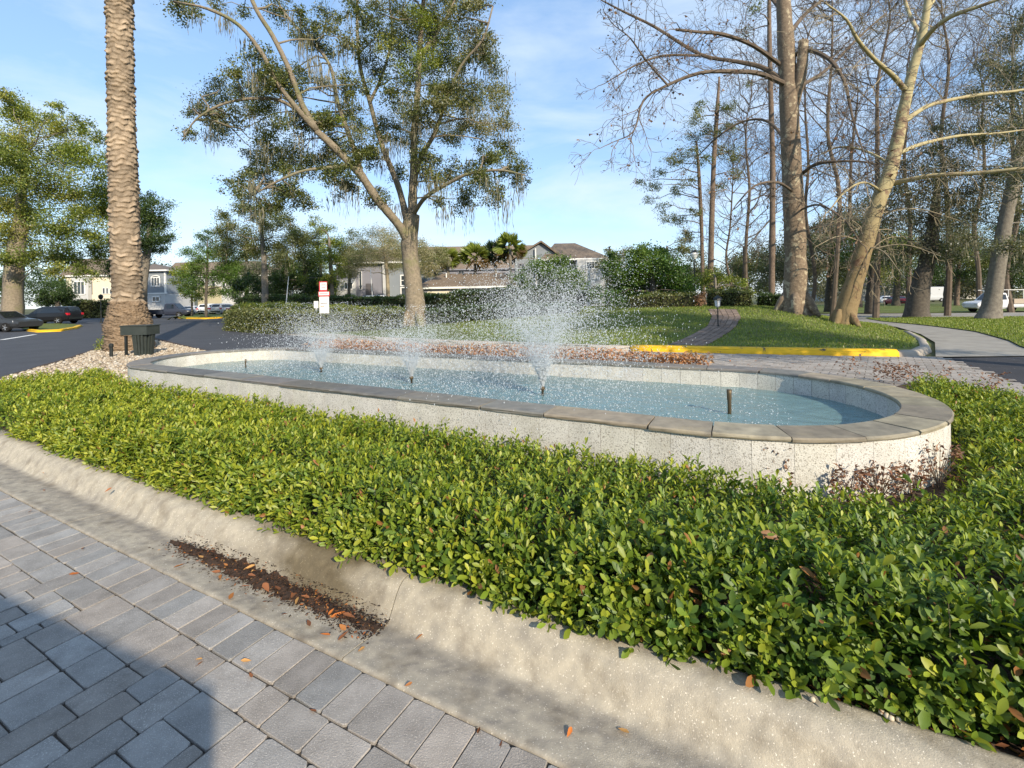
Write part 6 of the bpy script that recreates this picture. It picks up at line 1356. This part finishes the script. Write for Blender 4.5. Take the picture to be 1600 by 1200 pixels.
x0, x1, xm = X(803, D), X(866, D), X(846, D + 1); zE, zP = Z(404, 806, D), Z(376, 846, D); m_ = MB()
vs = [(x0 - .3, D - .4, zE), (xm, D - .5, zP), (x1 + 1.2, D - .4, zE + .2), (x0 - .3, D + 9, zE), (xm, D + 9, zP), (x1 + 1.2, D + 9, zE + .2)]
m_.add(vs, [(0, 1, 4, 3), (1, 2, 5, 4)]); m_.add([(a, b_, z - .25) for a, b_, z in vs], [(0, 3, 4, 1), (1, 4, 5, 2)]); m_.add(vs[:3] + [(a, b_, z - .25) for a, b_, z in vs[:3]], [(0, 3, 4, 1), (1, 4, 5, 2)]); m_.build('gable_roof', M['roof'], h, world=True)
m_ = MB(); m_.add([(x0, D + .05, zE), (xm, D + .05, zP - .3), (x1 + .8, D + .05, zE + .1), (x0, D + .3, zE), (xm, D + .3, zP - .3), (x1 + .8, D + .3, zE + .1)], [(0, 2, 1), (3, 4, 5), (0, 1, 4, 3), (1, 2, 5, 4)]); m_.build('gable_wall', M['blue_grey'], h, world=True)
hip('roof', 'roof', h, 850, 950, 404, 868, 900, 380, D - 1.2, 10.5)
window(h, 917, 934, 408.5, 420, D - 2.5, 3); window(h, 812, 820, 412, 426, D, 1, frame='grey_siding')
q = MB(); a = Vector((X(838, D - .3), D - .3, 0)); q.tube([a, Vector((a.x, a.y, Z(388, 838, D - .3)))], .09, 6); q.build('downpipe', M['white'], h, world=True)
D = 84; h = house('cream two-storey house half hidden behind the left oak and the palm', 150, D)
wallbox('wall', 'cream', h, 104, 182, 430, D, 10); wallbox('wall', 'white_wall', h, 112, 138, 434, D - .8, 6); hip('roof', 'roof', h, 100, 186, 430, 120, 168, 404, D, 10)
window(h, 116, 133, 440, 460, D - .8, 2); window(h, 161, 165, 450, 459, D, 0); window(h, 166.5, 170, 450, 459, D, 0); window(h, 172, 177, 452, 459, D, 0); wallbox('shutter', 'dark_door', h, 140, 144, 440, D - .1, .2, ybot=460)
D = 76; h = house('grey square tower with an arched white window right of the palm', 245, D, 'tower')
wallbox('wall', 'blue_grey', h, 225, 258.4, 424, D, 7, ybot=458.5); wallbox('lower_wall', 'white_wall', h, 226, 258, 458.8, D, 7)
wallbox('cornice', 'white', h, 223.6, 260, 421.8, D - .35, 7.7, ybot=424.1); wallbox('band', 'white', h, 224.6, 258.9, 457.5, D - .08, .4, ybot=459.2)
for px in (226, 257.6): wallbox('corner_board', 'white', h, px - .7, px + .7, 424.3, D - .07, .3, ybot=457.4)
window(h, 237.5, 250.5, 433.5, 447, D, 2, arch=True); window(h, 238.5, 250, 463.5, 471, D, 1); hip('roof', 'roof2', h, 224, 259.5, 421.6, 241, 242, 412, D - .2, 7.3)
D = 88; h = house('pale yellow gabled house beside the grey tower', 275, D)
wallbox('wall', 'pale_yellow', h, 257, 300, 446, D, 9); m_ = MB(); x0, x1 = X(258, D), X(290, D); zE = Z(446, 270, D); zP = Z(436, 272, D)
m_.add([(x0, D - .1, zE), (x1, D - .1, zE), ((x0 + x1) / 2, D - .1, zP), (x0, D + .4, zE), (x1, D + .4, zE), ((x0 + x1) / 2, D + .4, zP)], [(0, 1, 2), (3, 5, 4), (0, 2, 5, 3), (1, 4, 5, 2), (0, 3, 4, 1)]); m_.build('gable', M['pale_yellow'], h, world=True); window(h, 264, 268, 452, 460, D, 0)
D = 105; h = house('long white building with a brown roof far behind the young trees', 330, D, 'apartment_building')
wallbox('wall', 'white_wall', h, 262, 420, 431, D, 12); hip('roof', 'roof', h, 258, 424, 431, 275, 405, 409, D, 12)
for px in range(300, 415, 16): window(h, px, px + 5, 440, 450, D, 0)
D = 118; h = house('long low pale building across the street behind the oaks at the right', 1430, D, 'apartment_building')
wallbox('wall', 'white_wall', h, 1290, 1530, 447, D, 12, zb=-.6); hip('roof', 'roof2', h, 1286, 1534, 447, 1310, 1510, 434, D, 12)
for px in range(1300, 1525, 18): window(h, px, px + 6, 451, 458, D, 0)

# yellow-kerbed grass tips in the parking lot
def island(front, back, label_k, label_g, yel=1.0):
    f = [tuple(gp(*q)[:2]) for q in front]; b_ = [tuple(gp(*q)[:2]) for q in back]; ln = resample(f, .8)
    m_ = MB(); sweep(m_, ln, kp); tag(m_.build('kerb', M['yellow'], smooth_=True), label_k, 'kerb', kind='structure')
    o = sheet('lawn', arr(f + b_[::-1]), .10, 1.5, M['lawn']); tag(o, label_g, 'lawn', kind='structure')
island([(40, 517.5), (58, 519.5), (95, 518), (121, 513.5), (129, 510)], [(30, 512), (55, 507), (90, 507), (115, 508)], 'bright yellow kerb tip in front of the black estate car', 'dry grass inside the yellow kerb tip at the left')
island([(273, 496.0), (283, 498.2), (320, 498.6), (352, 497)], [(280, 493), (310, 491), (345, 491)], 'faded orange-yellow kerb beyond the drive, below the young tree', 'grass inside the faded yellow kerb tip')
# painted line in the lot
m_ = MB(); a, b_ = gp(2, 531, .006), gp(55, 522.5, .006); d_ = (b_ - a).normalized(); n_ = Vector((-d_.y, d_.x, 0)) * .12; m_.add([a - n_, b_ - n_, b_ + n_, a + n_], [(0, 1, 2, 3)]); tag(m_.build('road_marking', M['white']), 'faded white parking line on the asphalt at the left', 'road marking', kind='structure')

# broad tree added out of view at right, to shade the lawn's left half
rg = np.random.default_rng(902); tb = Vector((14.2, 5.6, 0)); root = thing('added_shade_tree', 'broad dense tree added out of view at the right to shade the far lawn', 'tree', tb); mb_ = MB()
pts_ = [tb + Vector((0, 0, -.1)), tb + Vector((0, .1, 2.5)), tb + Vector((-.2, .2, 5)), tb + Vector((-.3, .3, 8))]; limb(mb_, pts_, [.36, .28, .24, .12], 10, 4, rg, .04)
cl = [(tb + Vector((rg.uniform(-2.6, 2.6), rg.uniform(-2.6, 2.6), rg.uniform(5.2, 11.5))), rg.uniform(.9, 1.4)) for _ in range(34)]
limbs_to(mb_, lerp_line(pts_[1:], .5), cl, rg, .06, 2); mb_.build('trunk', M['bark_oak'], root, world=True, smooth_=True); foliage('crown', cl, root, rg, .2, 3.5, 'oak')
